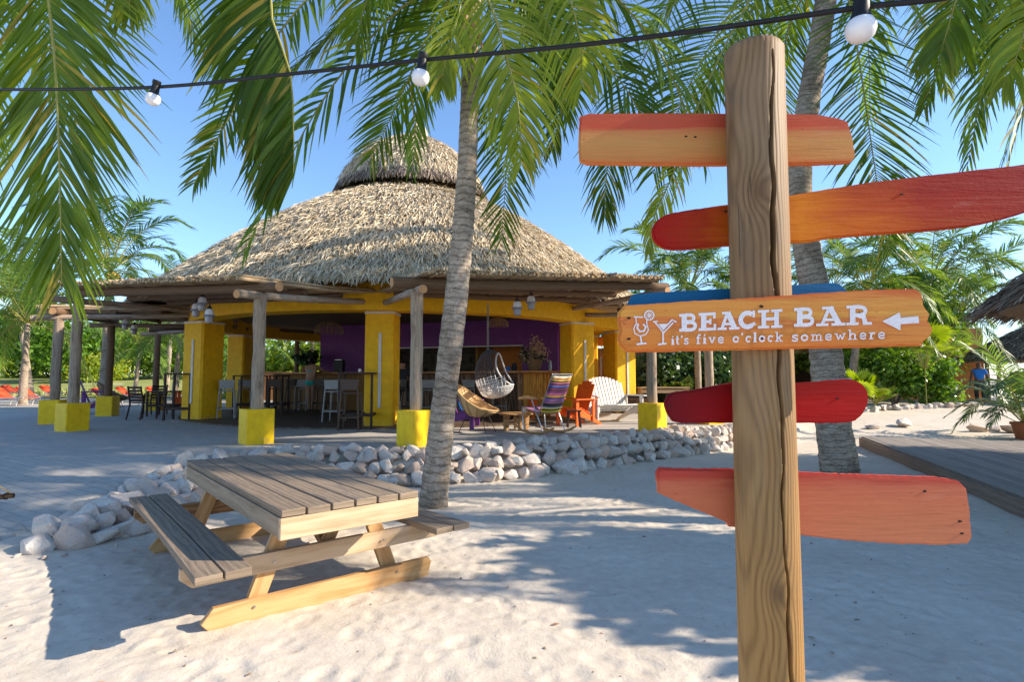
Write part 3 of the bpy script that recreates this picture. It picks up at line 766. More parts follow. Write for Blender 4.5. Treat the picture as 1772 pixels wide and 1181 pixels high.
# shelves with bottles on the back wall
def bottle_mesh(h, r):
    return MB().lathe([(r, 0), (r, h * .62), (r * .38, h * .75), (r * .32, h), (0, h)], n=8).mesh('bottle', M['glass'])
BOT = [bottle_mesh(.30, .04), bottle_mesh(.26, .045), bottle_mesh(.33, .036)]
sh = thing('bottle_shelves', 'dark wooden shelves on the back wall of the bar', 'shelf', (bk1.x, bk1.y - .3, FL))
dirb = (z0(bk2) - z0(bk1)).normalized()
for zz in (1.72, 2.22, 2.60):
    a, b = z0(bk1) + Vector((.1, -.22, 0)), z0(bk2) + Vector((-.5, -.22, 0))
    part('shelf', MB().bar((a.x, a.y, zz), (b.x, b.y, zz), .22, .03), M['dark_wood'], sh, True)
    L = (b - a).length; x = .1; kk = 0
    while x < L - .1:
        if zz > 2.5: break
        q = a + dirb * x; bo = link('bottle', BOT[(kk * 7 + int(zz * 10)) % 3], None, (q.x, q.y, zz + .016)); x += rg.uniform(.11, .21) if zz < 2 else rg.uniform(.14, .4); kk += 1
        bo['label'] = 'glass liquor bottle standing on the %s wooden shelf behind the bar' % ('lower' if zz < 2 else 'upper'); bo['category'] = 'bottle'; bo['group'] = 'liquor bottles on the %s bar shelf' % ('lower' if zz < 2 else 'upper')

# ------------------------------------------------------------------ pergola wings
def logc(p, q, r, ext0=0, ext1=0):
    p, q = Vector(p), Vector(q); t = (q - p).normalized(); p = p - t * ext0; q = q + t * ext1
    n = max(3, int((q - p).length / .5)); pts = []
    s = Vector((t.y, -t.x, 0)); ph = random.random() * 9
    for k in range(n + 1):
        f = k / n; pts.append(p.lerp(q, f) + s * math.sin(f * 4 + ph) * .015 + Vector((0, 0, math.sin(f * 5 + ph) * .012)))
    return MB().tube(pts, [r * (1 - .12 * k / n) * random.uniform(.97, 1.03) for k in range(n + 1)], 12)
def base_post(root, x, y, ztop, rz, s=.46, post_m='log', r=.105, lean=0, base=True, bh=.60):
    z = gz(x, y)
    if base:
        mb = MB(); mb.prism(chamfer(s, .015), (x, y, z - .15 + (bh + .15) / 2), (math.cos(rz), math.sin(rz), 0), (-math.sin(rz), math.cos(rz), 0), bh + .15)
        part('post_base', mb, M['yellow_base'], root, True)
    pb = z + (bh if base else -.1)
    pts = [(x + lean * k / 8 + random.uniform(-.006, .006), y + random.uniform(-.006, .006), pb + (ztop - pb) * k / 8) for k in range(9)]
    part('post', MB().tube(pts, [r * random.uniform(.95, 1.05) for _ in pts], 14), M[post_m], root, True)
def wing(label, o1, o2, i1, i2, rz1, rz2, bext=(.3, .45), rext=.55, pms=('log', 'log'), bm_='dlog', sticks=True, seed=1, double=False, over=.48, roofin=.55, skip_post=()):
    """o = (x,y,ztop) of outer posts, i = inner corners"""
    random.seed(seed)
    o1, o2, i1, i2 = map(Vector, (o1, o2, i1, i2))
    mid = (o1 + o2) / 2; root = thing('pergola', label, 'pergola', (mid.x, mid.y, gz(mid.x, mid.y)))
    for k, (o, rz, pm) in enumerate(((o1, rz1, pms[0]), (o2, rz2, pms[1]))):
        if k not in skip_post: base_post(root, o.x, o.y, o.z + .02, rz, post_m=pm)
    b1, b2 = o1 + Vector((0, 0, .17)), o2 + Vector((0, 0, .17))
    part('beam', logc(b1, b2, .100, *bext), M[bm_], root, True)
    t = (o2 - o1).normalized(); out1, out2 = (o1 - i1).normalized(), (o2 - i2).normalized()
    for (o, i, sg) in ((o1, i1, 1), (o2, i2, -1)):
        part('rafter', logc(o + Vector((0, 0, .02)) - t * sg * .02, i, .072, rext, 0), M['log'], root, True)
        if double: part('rafter', logc(o + Vector((0, 0, .22)) + t * sg * .25, i + Vector((0, 0, .2)), .07, rext, 0), M['log'], root, True)
        e = (o - i).normalized() * 1
        c = (o + Vector((0, 0, .02)) - t * sg * .02) + e * rext
        part('log_end', MB().tube([c, c + e * .006], .070, 12), M['logend'], root, True)
    bt = (b2 - b1).normalized()
    for c, e in ((b1 - bt * (bext[0]), -bt), (b2 + bt * bext[1], bt)):
        part('log_end', MB().tube([c, c + e * .008], .086, 12), M['logend'], root, True)
    for f in (.36, .70):
        part('purlin', logc(b1.lerp(i1 + Vector((0, 0, .14)), f), b2.lerp(i2 + Vector((0, 0, .14)), f), .075, -.05, -.05), M['dlog'], root, True)
    if sticks:
        mb = MB(); L = (b2 - b1).length + bext[0] * .3; n = int(L / .066)
        for layer in (0, 1):
            for k in range(n):
                if layer and random.random() < .25: continue
                f = (k + .5 + random.uniform(-.3, .3)) / n
                a = b1.lerp(b2, f) + (out1.lerp(out2, f)).normalized() * (over + random.uniform(-.07, .05)); b = (i1.lerp(i2, f)) + (i1.lerp(i2, f) - mid).normalized() * roofin
                dz = .125 + layer * .05 + random.uniform(-.01, .02); r = random.uniform(.020, .032)
                side = t * random.uniform(-.10, .10)
                mb.tube([a + Vector((0, 0, dz)), (a + b) / 2 + side * .5 + Vector((0, 0, dz + random.uniform(-.01, .02))), b + side + Vector((0, 0, dz + .12))], r, 5)
        part('stick_roof', mb, M['stick'], root, True, kind='stuff')
    return root
iA, iB, iC, iD = Vector((-8.6, 15.3, 3.42)), Vector((-3.25, 13.05, 3.36)), Vector((1.6, 15.5, 3.5)), Vector((3.4, 18.4, 3.5))
wing('pergola of logs and reed sticks shading the left side of the bar front', (-9.55, 12.25, 3.28), (-4.46, 9.85, 3.03), iA, iB + Vector((-.1, 0, 0)), R(-26), R(42), seed=11)
wing('pergola of logs and reed sticks over the rocking chair and white bench', (-1.62, 9.5, 3.05), (3.05, 12.25, 3.43), iB + Vector((.25, 0, 0)), iC, R(50), R(48), seed=12, bext=(.45, .5))
wing('shaded side pergola with paired pale poles left of the bar', (-11.5, 14.15, 3.10), (-12.35, 17.2, 3.2), iA + Vector((-.3, .4, -.05)), Vector((-9.6, 19.5, 3.4)), R(10), R(10), seed=13, double=True, pms=('log', 'dlog'), sticks=True, roofin=.2, bext=(.35, .3))
wing('far pergola with pale poles behind the left seating', (-12.75, 20.1, 3.2), (-9.3, 24.2, 3.3), Vector((-9.6, 20.3, 3.4)), Vector((-7.3, 23.6, 3.4)), R(10), R(10), seed=14, pms=('dlog', 'dlog'))
wing('pergola right of the yellow annexe behind the sign boards', (4.95, 14.1, 3.2), (6.3, 19.0, 3.3), iC + Vector((.5, .4, -.1)), iD + Vector((.4, .2, 0)), R(20), R(20), seed=15, over=.2)
random.seed(21)
# ------------------------------------------------------------------ palms
def catmull(pts, n):
    pts = [Vector(p) for p in pts]; q = [pts[0] * 2 - pts[1]] + pts + [pts[-1] * 2 - pts[-2]]
    out = []; m = len(pts) - 1
    for k in range(n + 1):
        f = k / n * m; i = min(int(f), m - 1); t = f - i; a, b, c, d = q[i:i + 4]
        out.append(.5 * ((2 * b) + (c - a) * t + (2 * a - 5 * b + 4 * c - d) * t * t + (3 * b - a - 3 * c + d) * t ** 3))
    return out
def frond_geo(pts, n=64, L=.75, wid=.035, droop=.35, nref=(0, 0, 1), seed=0, a0=70, a1=22, lift=.15, stem=.022, start=.16, sides=(-1, 1), gaps=.06, flop=0.0):
    """palm frond: arched stem plus two rows of folded leaflets. Returns leaflet arrays and a stem builder"""
    rg = random.Random(seed); C = catmull(pts, 90); nref = Vector(nref).normalized()
    V = []; F = []
    for k in range(n):
        t = start + (1 - start) * (k + .5) / n
        i = min(int(t * 90), 89); p = C[i].lerp(C[i + 1], t * 90 - i); T = (C[min(i + 2, 90)] - C[max(i - 2, 0)]).normalized()
        N = (nref - T * nref.dot(T))
        N = N.normalized() if N.length > 1e-3 else Vector((0, 1, 0))
        S = T.cross(N).normalized()
        prof = min(1, .35 + (t - start) / .22) * (1 if t < .62 else 1 - .62 * ((t - .62) / .38) ** 1.3)
        for sd_ in sides:
            if rg.random() < gaps: continue
            a = R(a0 + (a1 - a0) * t + rg.uniform(-7, 7)); l = L * prof * rg.uniform(.86, 1.1); w = wid * (.55 + .45 * prof) * rg.uniform(.8, 1.15) / 2
            d = (T * math.cos(a) + S * sd_ * math.sin(a) + N * (lift + rg.uniform(-.12, .12))).normalized()
            fold = (N * math.cos(R(35 * sd_)) ).normalized()
            ws = d.cross(N).normalized(); ws = (ws + N * rg.uniform(-.5, .5)).normalized()
            dr = droop * rg.uniform(.75, 1.3); fl = Vector((rg.uniform(-.05, .05), rg.uniform(-.05, .05), 0))
            b = len(V); prev = p; NS = 5
            dirv = d.copy(); q = p.copy(); st = l / NS
            for s in range(NS + 1):
                f = s / NS; ww = w * (.45 if s == 0 else 1 if s < 3 else .85 if s == 3 else .55 if s == 4 else .06)
                V.append(q - ws * ww); V.append(q + ws * ww)
                g = Vector((0, 0, -1)) * dr * (0.25 + f) * .9
                dirv = (dirv + (g + fl) * (1.0 + flop) / NS * 2.2).normalized(); q = q + dirv * st
            for s in range(NS): F.append((b + 2 * s, b + 2 * s + 1, b + 2 * s + 3, b + 2 * s + 2))
    mb = MB().tube(C[::6] + [C[-1]], [stem * (1 - .82 * j / 15) for j in range(len(C[::6]) + 1)], 6)
    return np.array([tuple(v) for v in V]), np.array(F), mb
def frond(parent, pts, m='leaf', wo=None, label=None, **k):
    V, F, mb = frond_geo(pts, **k)
    off = wo if wo is not None else parent_world(parent)
    me = np_mesh('frond', V - np.array([list(off)]), F, M[m])
    # stem joined into the same frond mesh with its own material slot
    st = mb.mesh('stem', M['rachis'], True, 40, off)
    o = link('frond', me, parent, label=label)
    s = link('stem', st, o)
    return o
def trunk(parent, pts, radii, segs=46, seed=0, n=14):
    rg = random.Random(seed); C = catmull(pts, segs * 2); m = len(C)
    rr = []
    for i in range(m):
        f = i / (m - 1) * (len(radii) - 1); j = min(int(f), len(radii) - 2); r = radii[j] + (radii[j + 1] - radii[j]) * (f - j)
        rr.append(r * (1.0 + (.022 if i % 2 else -.02) + rg.uniform(-.012, .012)))
    part('trunk', MB().tube(C, rr, n, wob=.025), M['bark'], parent, True, sharp=60)

def frond_proto(seed, arch, RL=3.2, **k):
    """frond that starts at the origin, leaves along +X and arches over; mesh pair to be shared"""
    pts = [(0, 0, 0), (RL * .33, 0, RL * .33 * arch[0]), (RL * .68, 0, RL * (.33 * arch[0] + .35 * arch[1])), (RL * .95, 0, RL * (.33 * arch[0] + .35 * arch[1] + .27 * arch[2]))]
    V, F, mb = frond_geo(pts, seed=seed, **k)
    return np_mesh('frond', V, F, M['leaf_bg']), mb.mesh('stem', M['rachis'], True, 40)
PRO = [frond_proto(1, (1.3, .5, -.5), 3.3, n=46, L=.8, wid=.05, droop=.5), frond_proto(2, (.8, .0, -.9), 3.2, n=46, L=.8, wid=.05, droop=.6),
       frond_proto(3, (1.6, .7, -.1), 2.8, n=44, L=.75, wid=.05, droop=.35), frond_proto(4, (.3, -.6, -1.5), 3.1, n=44, L=.8, wid=.05, droop=.7),
       frond_proto(5, (-.3, -1.4, -2.6), 2.7, n=40, L=.75, wid=.05, droop=.8)]
def crown(root, top, n=20, s=1.0, seed=0, skip=None, lm=None, low=True):
    rg = random.Random(seed)
    for k in range(n):
        az = k * 2.39996 + rg.uniform(-.3, .3)
        if skip and skip(az % 6.28318): continue
        f = k / n; pi_ = 2 if f < .25 else 0 if f < .5 else 1 if f < .72 else 3 if f < .9 or not low else 4
        sc = s * rg.uniform(.85, 1.12)
        fr, st = PRO[pi_]
        o = link('frond', fr, root, Vector(top) - root.location, (rg.uniform(-.25, .25), rg.uniform(-.15, .15), az)); o.scale = (sc, sc, sc)
        link('stem', st, o)
def palm(label, base, top, r0=.16, r1=.10, n=20, s=1.0, seed=0, group=None, nuts=0, skip=None, name='palm_tree'):
    base = Vector(base); top = Vector(top)
    root = thing(name, label, 'palm tree', base, group=group)
    mid = base.lerp(top, .5) + Vector(((top.x - base.x) * -.12, 0, 0))
    trunk(root, [base - Vector((0, 0, .2)), base + Vector((0, 0, .25)), mid, top], [r0 * 1.5, r0 * 1.1, (r0 + r1) / 2, r1], 24, seed, 10)
    crown(root, top, n, s, seed, skip)
    for k in range(nuts):
        a = k * 1.9; part('coconut', MB().lathe([(.01, -.16), (.09, -.1), (.12, 0), (.08, .11), (.01, .15)], top + Vector((.30 * math.cos(a), .30 * math.sin(a), -.2 - .12 * (k % 3))), 8), M['coconut'], root, True)
    return root

# palm whose trunk crosses the roof
b1_ = Vector((-.98, 6.95, 0))
palm1 = thing('palm_tree', 'coconut palm with curved ringed trunk standing behind the picnic table in front of the bar', 'palm tree', b1_)
T1 = [b1_ + Vector((0, 0, -.15)), P(752, 850, 6.95), P(768, 700, 6.9), P(789, 520, 6.9), P(804, 360, 6.95), P(812, 200, 7.0), P(814, 80, 7.0), P(816, -20, 7.0)]
trunk(palm1, T1, [.215, .170, .150, .143, .130, .118, .112, .13], 44, 2, 18)
top1 = P(818, -40, 7.0)
def F1(pix, **k):
    """pix: (photo x, photo y, depth) of the frond's stem points"""
    return frond(palm1, [P(*q) for q in pix], **k)
F1([(818, -40, 7.0), (660, -190, 6.4), (500, -110, 5.9), (468, 10, 5.7), (502, 125, 5.65), (508, 240, 5.6), (508, 300, 5.6)], m='leaf', n=110, L=1.2, wid=.058, droop=.55, nref=(.05, -1, .2), seed=11, lift=.0, a0=72, a1=30, flop=.1, sides=(1, 1))
F1([(818, -40, 7.0), (760, -120, 6.7), (600, -60, 6.1), (480, 60, 5.9), (390, 215, 5.8), (336, 318, 5.8)], m='leaf', n=80, L=.58, wid=.036, droop=.3, nref=(.1, -.9, .3), seed=12, a0=72, a1=30)
F1([(818, -40, 7.0), (740, -70, 7.1), (640, 2, 7.2), (565, 70, 7.3), (500, 128, 7.4)], m='leaf', n=72, L=.95, wid=.045, droop=.75, nref=(.3, -.4, .9), seed=13, a0=72, a1=30)
F1([(818, -40, 7.0), (790, -20, 7.2), (738, 66, 7.4), (690, 175, 7.5), (641, 275, 7.55)], m='leaf', n=70, L=.95, wid=0.034, droop=.35, nref=(0, -1, .2), seed=14, a0=70, a1=28)
F1([(818, -40, 7.0), (800, -90, 6.6), (850, 10, 6.2), (880, 110, 6.1), (898, 190, 6.1), (902, 285, 6.1)], m='leaf_y', n=80, L=.95, wid=0.036, droop=.9, nref=(-.2, -.8, .5), seed=15, a0=70, a1=30, start=.22)
F1([(818, -40, 7.0), (850, 10, 7.5), (880, 130, 7.8), (878, 260, 7.9), (868, 415, 7.9)], m='leaf', n=76, L=.95, wid=0.034, droop=.25, nref=(0, -1, .15), seed=16, a0=66, a1=30)
F1([(818, -40, 7.0), (870, -130, 6.6), (960, -60, 6.2), (1003, 60, 6.0), (1008, 150, 5.9)], m='leaf_y', n=80, L=.9, wid=0.036, droop=.9, nref=(-.3, -.6, .7), seed=17, a0=72, a1=34)
F1([(818, -40, 7.0), (900, -40, 7.2), (955, 60, 7.4), (975, 150, 7.5), (955, 260, 7.5)], m='leaf', n=66, L=.75, wid=.04, droop=.5, nref=(-.1, -.9, .3), seed=18)
F1([(818, -40, 7.0), (780, -110, 6.8), (690, -80, 6.6), (640, -10, 6.5), (615, 70, 6.5)], m='leaf', n=64, L=.85, wid=0.034, droop=.7, nref=(.3, -.6, .7), seed=20)
F1([(818, -40, 7.0), (812, -60, 6.7), (790, 40, 6.5), (770, 110, 6.5), (765, 150, 6.5)], m='leaf_y', n=50, L=.6, wid=.042, droop=.7, nref=(.1, -.9, .3), seed=21)
random.seed(31)
crown(palm1, top1 + Vector((0, .1, 0)), 18, 1.15, 5, skip=lambda a: 3.3 < a < 5.95)
for k in range(7):
    part('fibre_strip', MB().tube([top1 + Vector((.10 * math.cos(k), -.10 * abs(math.sin(k)) - .04, -.1 - .12 * k)), top1 + Vector((.16 * math.cos(k), -.17, -.45 - .12 * k))], [.03, .008], 5), M['dried'], palm1, True)

# palm behind the sign post
b2_ = Vector((5.42, 9.35, 0))
palm2 = thing('palm_tree', 'tall coconut palm with thick grey trunk rising behind the sign post', 'palm tree', b2_)
T2 = [b2_ + Vector((0, 0, -.15)), P(1450, 790, 9.35), P(1437, 700, 9.35), P(1424, 570, 9.4), P(1398, 440, 9.5), P(1383, 310, 9.6), P(1400, 170, 9.8), P(1420, 60, 9.9), P(1436, -50, 10.0)]
trunk(palm2, T2, [.30, .285, .255, .245, .215, .20, .19, .18, .19], 50, 3, 18)
top2 = P(1440, -70, 10)
part('cloth_band', MB().tube([P(1441, 667, 9.35), P(1440, 655, 9.35)], [.285, .28], 16, caps=False), M['stool_grey'], palm2, True)
def F2(pix, **k): return frond(palm2, [P(*q) for q in pix], **k)
F2([(1440, -70, 10), (1370, -90, 9.4), (1280, 0, 9.0), (1212, 110, 8.8), (1172, 195, 8.7), (1130, 300, 8.7)], n=90, L=1.35, wid=0.042, droop=.45, nref=(.1, -.9, .4), seed=31, a0=68, a1=30)
F2([(1440, -70, 10), (1300, -130, 9.3), (1170, 0, 9.0), (1080, 180, 8.9), (1050, 300, 8.9), (1046, 375, 8.9)], n=80, L=1.0, wid=0.038, droop=.7, nref=(.2, -.8, .5), seed=32)
F2([(1440, -70, 10), (1340, -60, 8.9), (1230, 130, 8.5), (1165, 300, 8.4), (1130, 380, 8.4), (1122, 440, 8.4)], m='leaf_y', n=80, L=.55, wid=0.030, droop=.9, nref=(.2, -.8, .4), seed=33)
F2([(1440, -70, 10), (1465, -20, 9.3), (1486, 100, 9.0), (1505, 230, 8.9), (1520, 330, 8.9), (1540, 440, 8.9)], n=90, L=1.25, wid=0.034, droop=.22, nref=(0, -1, .1), seed=34, a0=66, a1=34)
F2([(1440, -70, 10), (1380, 10, 10.6), (1350, 120, 10.9), (1340, 230, 11), (1330, 330, 11)], n=76, L=1.2, wid=0.034, droop=.25, nref=(0, -1, .2), seed=36, a0=60, a1=30)
F2([(1440, -70, 10), (1530, -120, 9.6), (1620, -60, 9.3), (1670, 30, 9.2), (1690, 110, 9.2)], n=70, L=1.0, wid=0.034, droop=.75, nref=(-.3, -.6, .7), seed=38)
F2([(1440, -70, 10), (1500, -60, 10.3), (1570, 0, 10.6), (1620, 80, 10.8), (1640, 160, 10.8)], n=70, L=.85, wid=0.034, droop=.75, nref=(-.3, -.6, .7), seed=39)
crown(palm2, top2 + Vector((0, .1, 0)), 18, 1.2, 8, skip=lambda a: 3.3 < a < 5.95)

# palm standing left of the view: its big frond hangs into the picture
b3_ = Vector((-5.9, 4.3, gz(-5.9, 4.3)))
palm3 = thing('palm_tree', 'coconut palm left of the picture whose long frond hangs down in the near left corner', 'palm tree', b3_)
top3 = Vector((-5.0, 4.3, 6.3))
trunk(palm3, [b3_ + Vector((0, 0, -.1)), b3_ + Vector((0, 0, .5)), Vector((-5.6, 4.3, 3.2)), top3], [.24, .18, .15, .13], 36, 4, 14)
def F3(pix, **k): return frond(palm3, [top3] + [P(*q) for q in pix], **k)
F3([(-40, -330, 4.6), (58, -160, 4.4), (84, 0, 4.3), (98, 150, 4.25), (104, 330, 4.25), (107, 490, 4.25)], n=135, L=1.15, wid=.030, droop=.22, nref=(.1, -1, 0), seed=41, a0=60, a1=22, start=.25, gaps=.03, lift=.05)
F3([(60, -420, 4.6), (150, -250, 4.4), (200, -120, 4.4), (222, -20, 4.4), (224, 22, 4.4)], m='leaf_y', n=60, L=.55, wid=.035, droop=.8, nref=(0, -.8, .5), seed=42)
F3([(-120, -300, 5.2), (-60, -60, 5.2), (-40, 120, 5.2), (-30, 300, 5.2)], n=70, L=1.0, wid=.038, droop=.4, nref=(.1, -1, 0), seed=43)
crown(palm3, top3, 16, 1.1, 12, skip=lambda a: a < 1.2 or a > 4.6)

# palms right of the view
b4_ = Vector((8.1, 6.1, 0))
palm4 = thing('palm_tree', 'coconut palm right of the picture whose yellowing frond tips hang into the top right corner', 'palm tree', b4_)
top4 = Vector((7.2, 6.2, 6.9))
trunk(palm4, [b4_, b4_ + Vector((0, 0, .5)), Vector((7.9, 6.1, 3.2)), top4], [.26, .19, .15, .13], 36, 5, 12)
def F4(pix, **k): return frond(palm4, [top4] + [P(*q) for q in pix], **k)
F4([(1830, -190, 5.9), (1740, -120, 5.8), (1665, -20, 5.7), (1640, 50, 5.7), (1628, 90, 5.7)], n=76, L=.85, wid=.036, droop=.75, nref=(-.3, -.7, .6), seed=51)
F4([(1860, -120, 5.5), (1790, 0, 5.4), (1762, 90, 5.3), (1735, 150, 5.3)], m='leaf_y', n=60, L=.7, wid=.036, droop=.85, nref=(-.3, -.8, .4), seed=52)
F4([(1880, -60, 6.2), (1800, -20, 6.2), (1760, 40, 6.2), (1745, 90, 6.2)], n=60, L=.75, wid=.036, droop=.8, nref=(-.3, -.7, .5), seed=53)
crown(palm4, top4, 22, 1.1, 15, skip=lambda a: 1.7 < a < 3.9)

# ------------------------------------------------------------------ leafy trees and bushes
def leaf_cloud(name, parent, blobs, n, size, m, seed=0, up=.5, aspect=1.9):
    rg = np.random.RandomState(seed); B = np.array([[*b[0], *b[1]] for b in blobs]); vol = np.prod(B[:, 3:], 1) ** .8; vol /= vol.sum()
    k = rg.choice(len(B), n, p=vol); u = rg.normal(size=(n, 3)); u /= np.linalg.norm(u, axis=1)[:, None]
    rad = rg.rand(n) ** .42
    lump = 1 + .22 * np.sin(u[:, 0] * 7 + k * 2.1) * np.sin(u[:, 1] * 6 + k) + .18 * np.sin(u[:, 2] * 8 + k * 1.3)
    c = B[k, :3] + u * (rad * lump)[:, None] * B[k, 3:]
    nr = u * .7 + rg.normal(size=(n, 3)) * .7 + np.array([[0, 0, up]]); nr /= np.linalg.norm(nr, axis=1)[:, None]
    a = np.cross(nr, rg.normal(size=(n, 3))); a /= np.linalg.norm(a, axis=1)[:, None]; b = np.cross(nr, a)
    s = (size * rg.uniform(.6, 1.3, n))[:, None]
    V = np.stack([c - a * s * .5 * aspect, c - b * s * .5 + nr * s * .08, c + a * s * .5 * aspect, c + b * s * .5 + nr * s * .08], 1).reshape(-1, 3)
    F = np.arange(n * 4).reshape(-1, 4)
    return link(name, np_mesh(name, V - np.array([list(parent_world(parent))]), F, M[m]), parent, kind='stuff')
def tree(label, x, y, h, cr, seed=0, m='bush', n=9000, size=.11, cat='tree', low=.35, tr=.14, group=None):
    z = gz(x, y); rg = random.Random(seed); root = thing('leafy_tree', label, cat, (x, y, z), group=group)
    tp = Vector((x, y, z + h * .72))
    part('trunk', MB().tube([(x, y, z - .2), (x + .1, y, z + h * .3), tuple(tp)], [tr, tr * .8, tr * .4], 8, wob=.08), M['limb'], root, True)
    blobs = []
    for k in range(12):
        a = rg.uniform(0, 6.28); r = cr * rg.uniform(.25, .85); zz = z + h * rg.uniform(low, .92); f = 1 - abs((zz - z) / h - .6)
        c = (x + r * math.cos(a) * f, y + r * math.sin(a) * f, zz); q = cr * rg.uniform(.30, .5)
        blobs.append((c, (q, q, q * .75)))
        part('limb', MB().tube([(x + .05, y, z + h * rg.uniform(.25, .45)), ((x + c[0]) / 2, (y + c[1]) / 2, (z + h * .4 + c[2]) / 2), c], [tr * .45, tr * .3, tr * .12], 6), M['limb'], root, True)
    leaf_cloud('crown', root, blobs, n, size, m, seed)
    return root
def bush(label, x, y, h, w, seed=0, m='bush', n=3500, size=.10, d=None, name='bush', cat='bush', zb=None):
    z = gz(x, y) if zb is None else zb; rg = random.Random(seed); root = thing(name, label, cat, (x, y, z)); d = d or w
    blobs = []
    for k in range(9):
        a = rg.uniform(0, 6.28); q = rg.uniform(.28, .45)
        blobs.append(((x + w * .5 * rg.uniform(-.8, .8), y + d * .5 * rg.uniform(-.7, .7), z + h * rg.uniform(.25, .78)), (w * q, d * q, h * q * .8)))
    for k in range(4): part('branch', MB().tube([(x, y, z - .1), tuple(Vector(blobs[k][0]))], [.04, .012], 5), M['limb'], root, True)
    leaf_cloud('foliage', root, blobs, n, size, m, seed)
    return root
def fan_palm(label, x, y, z0, s=1, n=14, seed=0, m='leaf_bg', cat='plant', stemh=.3):
    """low plant of round fan leaves on thin stalks"""
    rg = random.Random(seed); root = thing('fan_palm', label, cat, (x, y, z0))
    for k in range(n):
        az = rg.uniform(0, 6.28); el = rg.uniform(.3, 1.35); L = s * rg.uniform(.6, 1.0)
        d = Vector((math.cos(az) * math.cos(el), math.sin(az) * math.cos(el), math.sin(el))); c = Vector((x, y, z0 + stemh)) + d * L
        S = d.cross(Vector((0, 0, 1))).normalized(); N = S.cross(d)
        V = []; F = []; nl = 22; rl = s * rg.uniform(.45, .62)
        for j in range(nl):
            a = R(-125 + 250 * j / (nl - 1)); dd = (d * math.cos(a) + S * math.sin(a)).normalized(); e = dd.cross(N)
            w = rl * .075; b = len(V); tip = c + dd * rl * rg.uniform(.85, 1) + Vector((0, 0, -.12 * rl))
            V += [c - e * w * .2, c + e * w * .2, c + dd * rl * .55 + e * w, tip, c + dd * rl * .55 - e * w]; F += [(b, b + 1, b + 2, b + 4), (b + 4, b + 2, b + 3, b + 3)]
        me = bpy.data.meshes.new('leaf'); me.from_pydata([tuple(v - root.location) for v in V], [], [f if f[2] != f[3] else f[:3] for f in F]); me.materials.append(M[m])
        o = link('leaf', me, root)
        link('stalk', MB().tube([(x, y, z0), (x, y, z0 + stemh * .8), tuple(c)], [.02, .016, .008], 5).mesh('stalk', M['rachis'], True, 40, root.location), o)
    return root

# ------------------------------------------------------------------ sign post with painted boards
PY = 1.5
px_x = lambda px, py, Y=PY: P(px, py, Y)
ptop, pbot = P(1304, 92, PY), P(1341, 1400, PY)
sl = (ptop - pbot) / (ptop.z - pbot.z)
pb0 = pbot - sl * (pbot.z + .05)       # foot of the post in the sand
post_root = thing('sign_post', 'round pine sign post with painted driftwood arrow boards in the right foreground', 'sign post', (pb0.x, pb0.y, 0))
RP = .0775; H_ = ptop.z
def post_mesh():
    NA, NZ = 140, 160; V = []; F = []
    rg = random.Random(5)
    ang_c = lambda z: R(-80) + .10 * math.sin(z * 2.1 + 1) - .05 * math.sin(z * 7) + .035 * math.sin(z * 19) + .02 * math.sin(z * 43)       # crack wanders on the front right side
    wid_c = lambda z: max(0, (.0032 + .0042 * abs(math.sin(z * 2.3 + .4)) ** 1.5) * (1 if .1 < z < H_ - .04 else 0) * (1 if not 1.33 < z < 1.36 else .6))
    xs_ = lambda f: f
    for j in range(NZ + 1):
        z = -.05 + (H_ + .05) * j / NZ; cx = pb0.x + sl.x * (z + .05) - pb0.x; ac = ang_c(z)
        for i in range(NA):
            a = 2 * math.pi * i / NA
            # pack vertices round the crack
            d0 = (a - ac + math.pi) % (2 * math.pi) - math.pi
            d1 = math.copysign(abs(d0 / math.pi) ** 2.3 * math.pi, d0); a = ac + d1
            r = RP * (1 + .012 * math.sin(z * 3 + a * 2) + .006 * math.sin(a * 5 + z))
            w = wid_c(z) / RP
            q = abs(d1) / max(w, 1e-4)
            if w > 0 and q < 1: r -= .040 * (1 - q ** 2)
            for kz, ka, kr in ((2.06, R(-108), .05), (1.04, R(-100), .05)):
                dd = math.hypot((z - kz) / 1.5, (a - ka) * RP) / kr
                if dd < 2: r += .004 * math.exp(-dd * dd * 1.5)
            V.append((cx + r * math.cos(a), r * math.sin(a), z))
    for j in range(NZ):
        for i in range(NA):
            i2 = (i + 1) % NA; F.append((j * NA + i, j * NA + i2, (j + 1) * NA + i2, (j + 1) * NA + i))
    t = NZ * NA; prev = t
    for s_, dz in ((.94, .008), (.6, .016)):       # worn rounded top
        b = len(V)
        for i in range(NA):
            x, y, z = V[t + i]; cx = sl.x * (H_ + .05); V.append((cx + (x - cx) * s_, y * s_, H_ + dz))
        for i in range(NA): i2 = (i + 1) % NA; F.append((prev + i, prev + i2, b + i2, b + i))
        prev = b
    F.append(tuple(prev + i for i in range(NA)))
    me = bpy.data.meshes.new('post'); me.from_pydata(V, [], F); me.materials.append(M['post'])
    me.polygons.foreach_set('use_smooth', [True] * len(me.polygons)); me.set_sharp_from_angle(angle=R(50)); return me
po = link('post', post_mesh(), post_root)

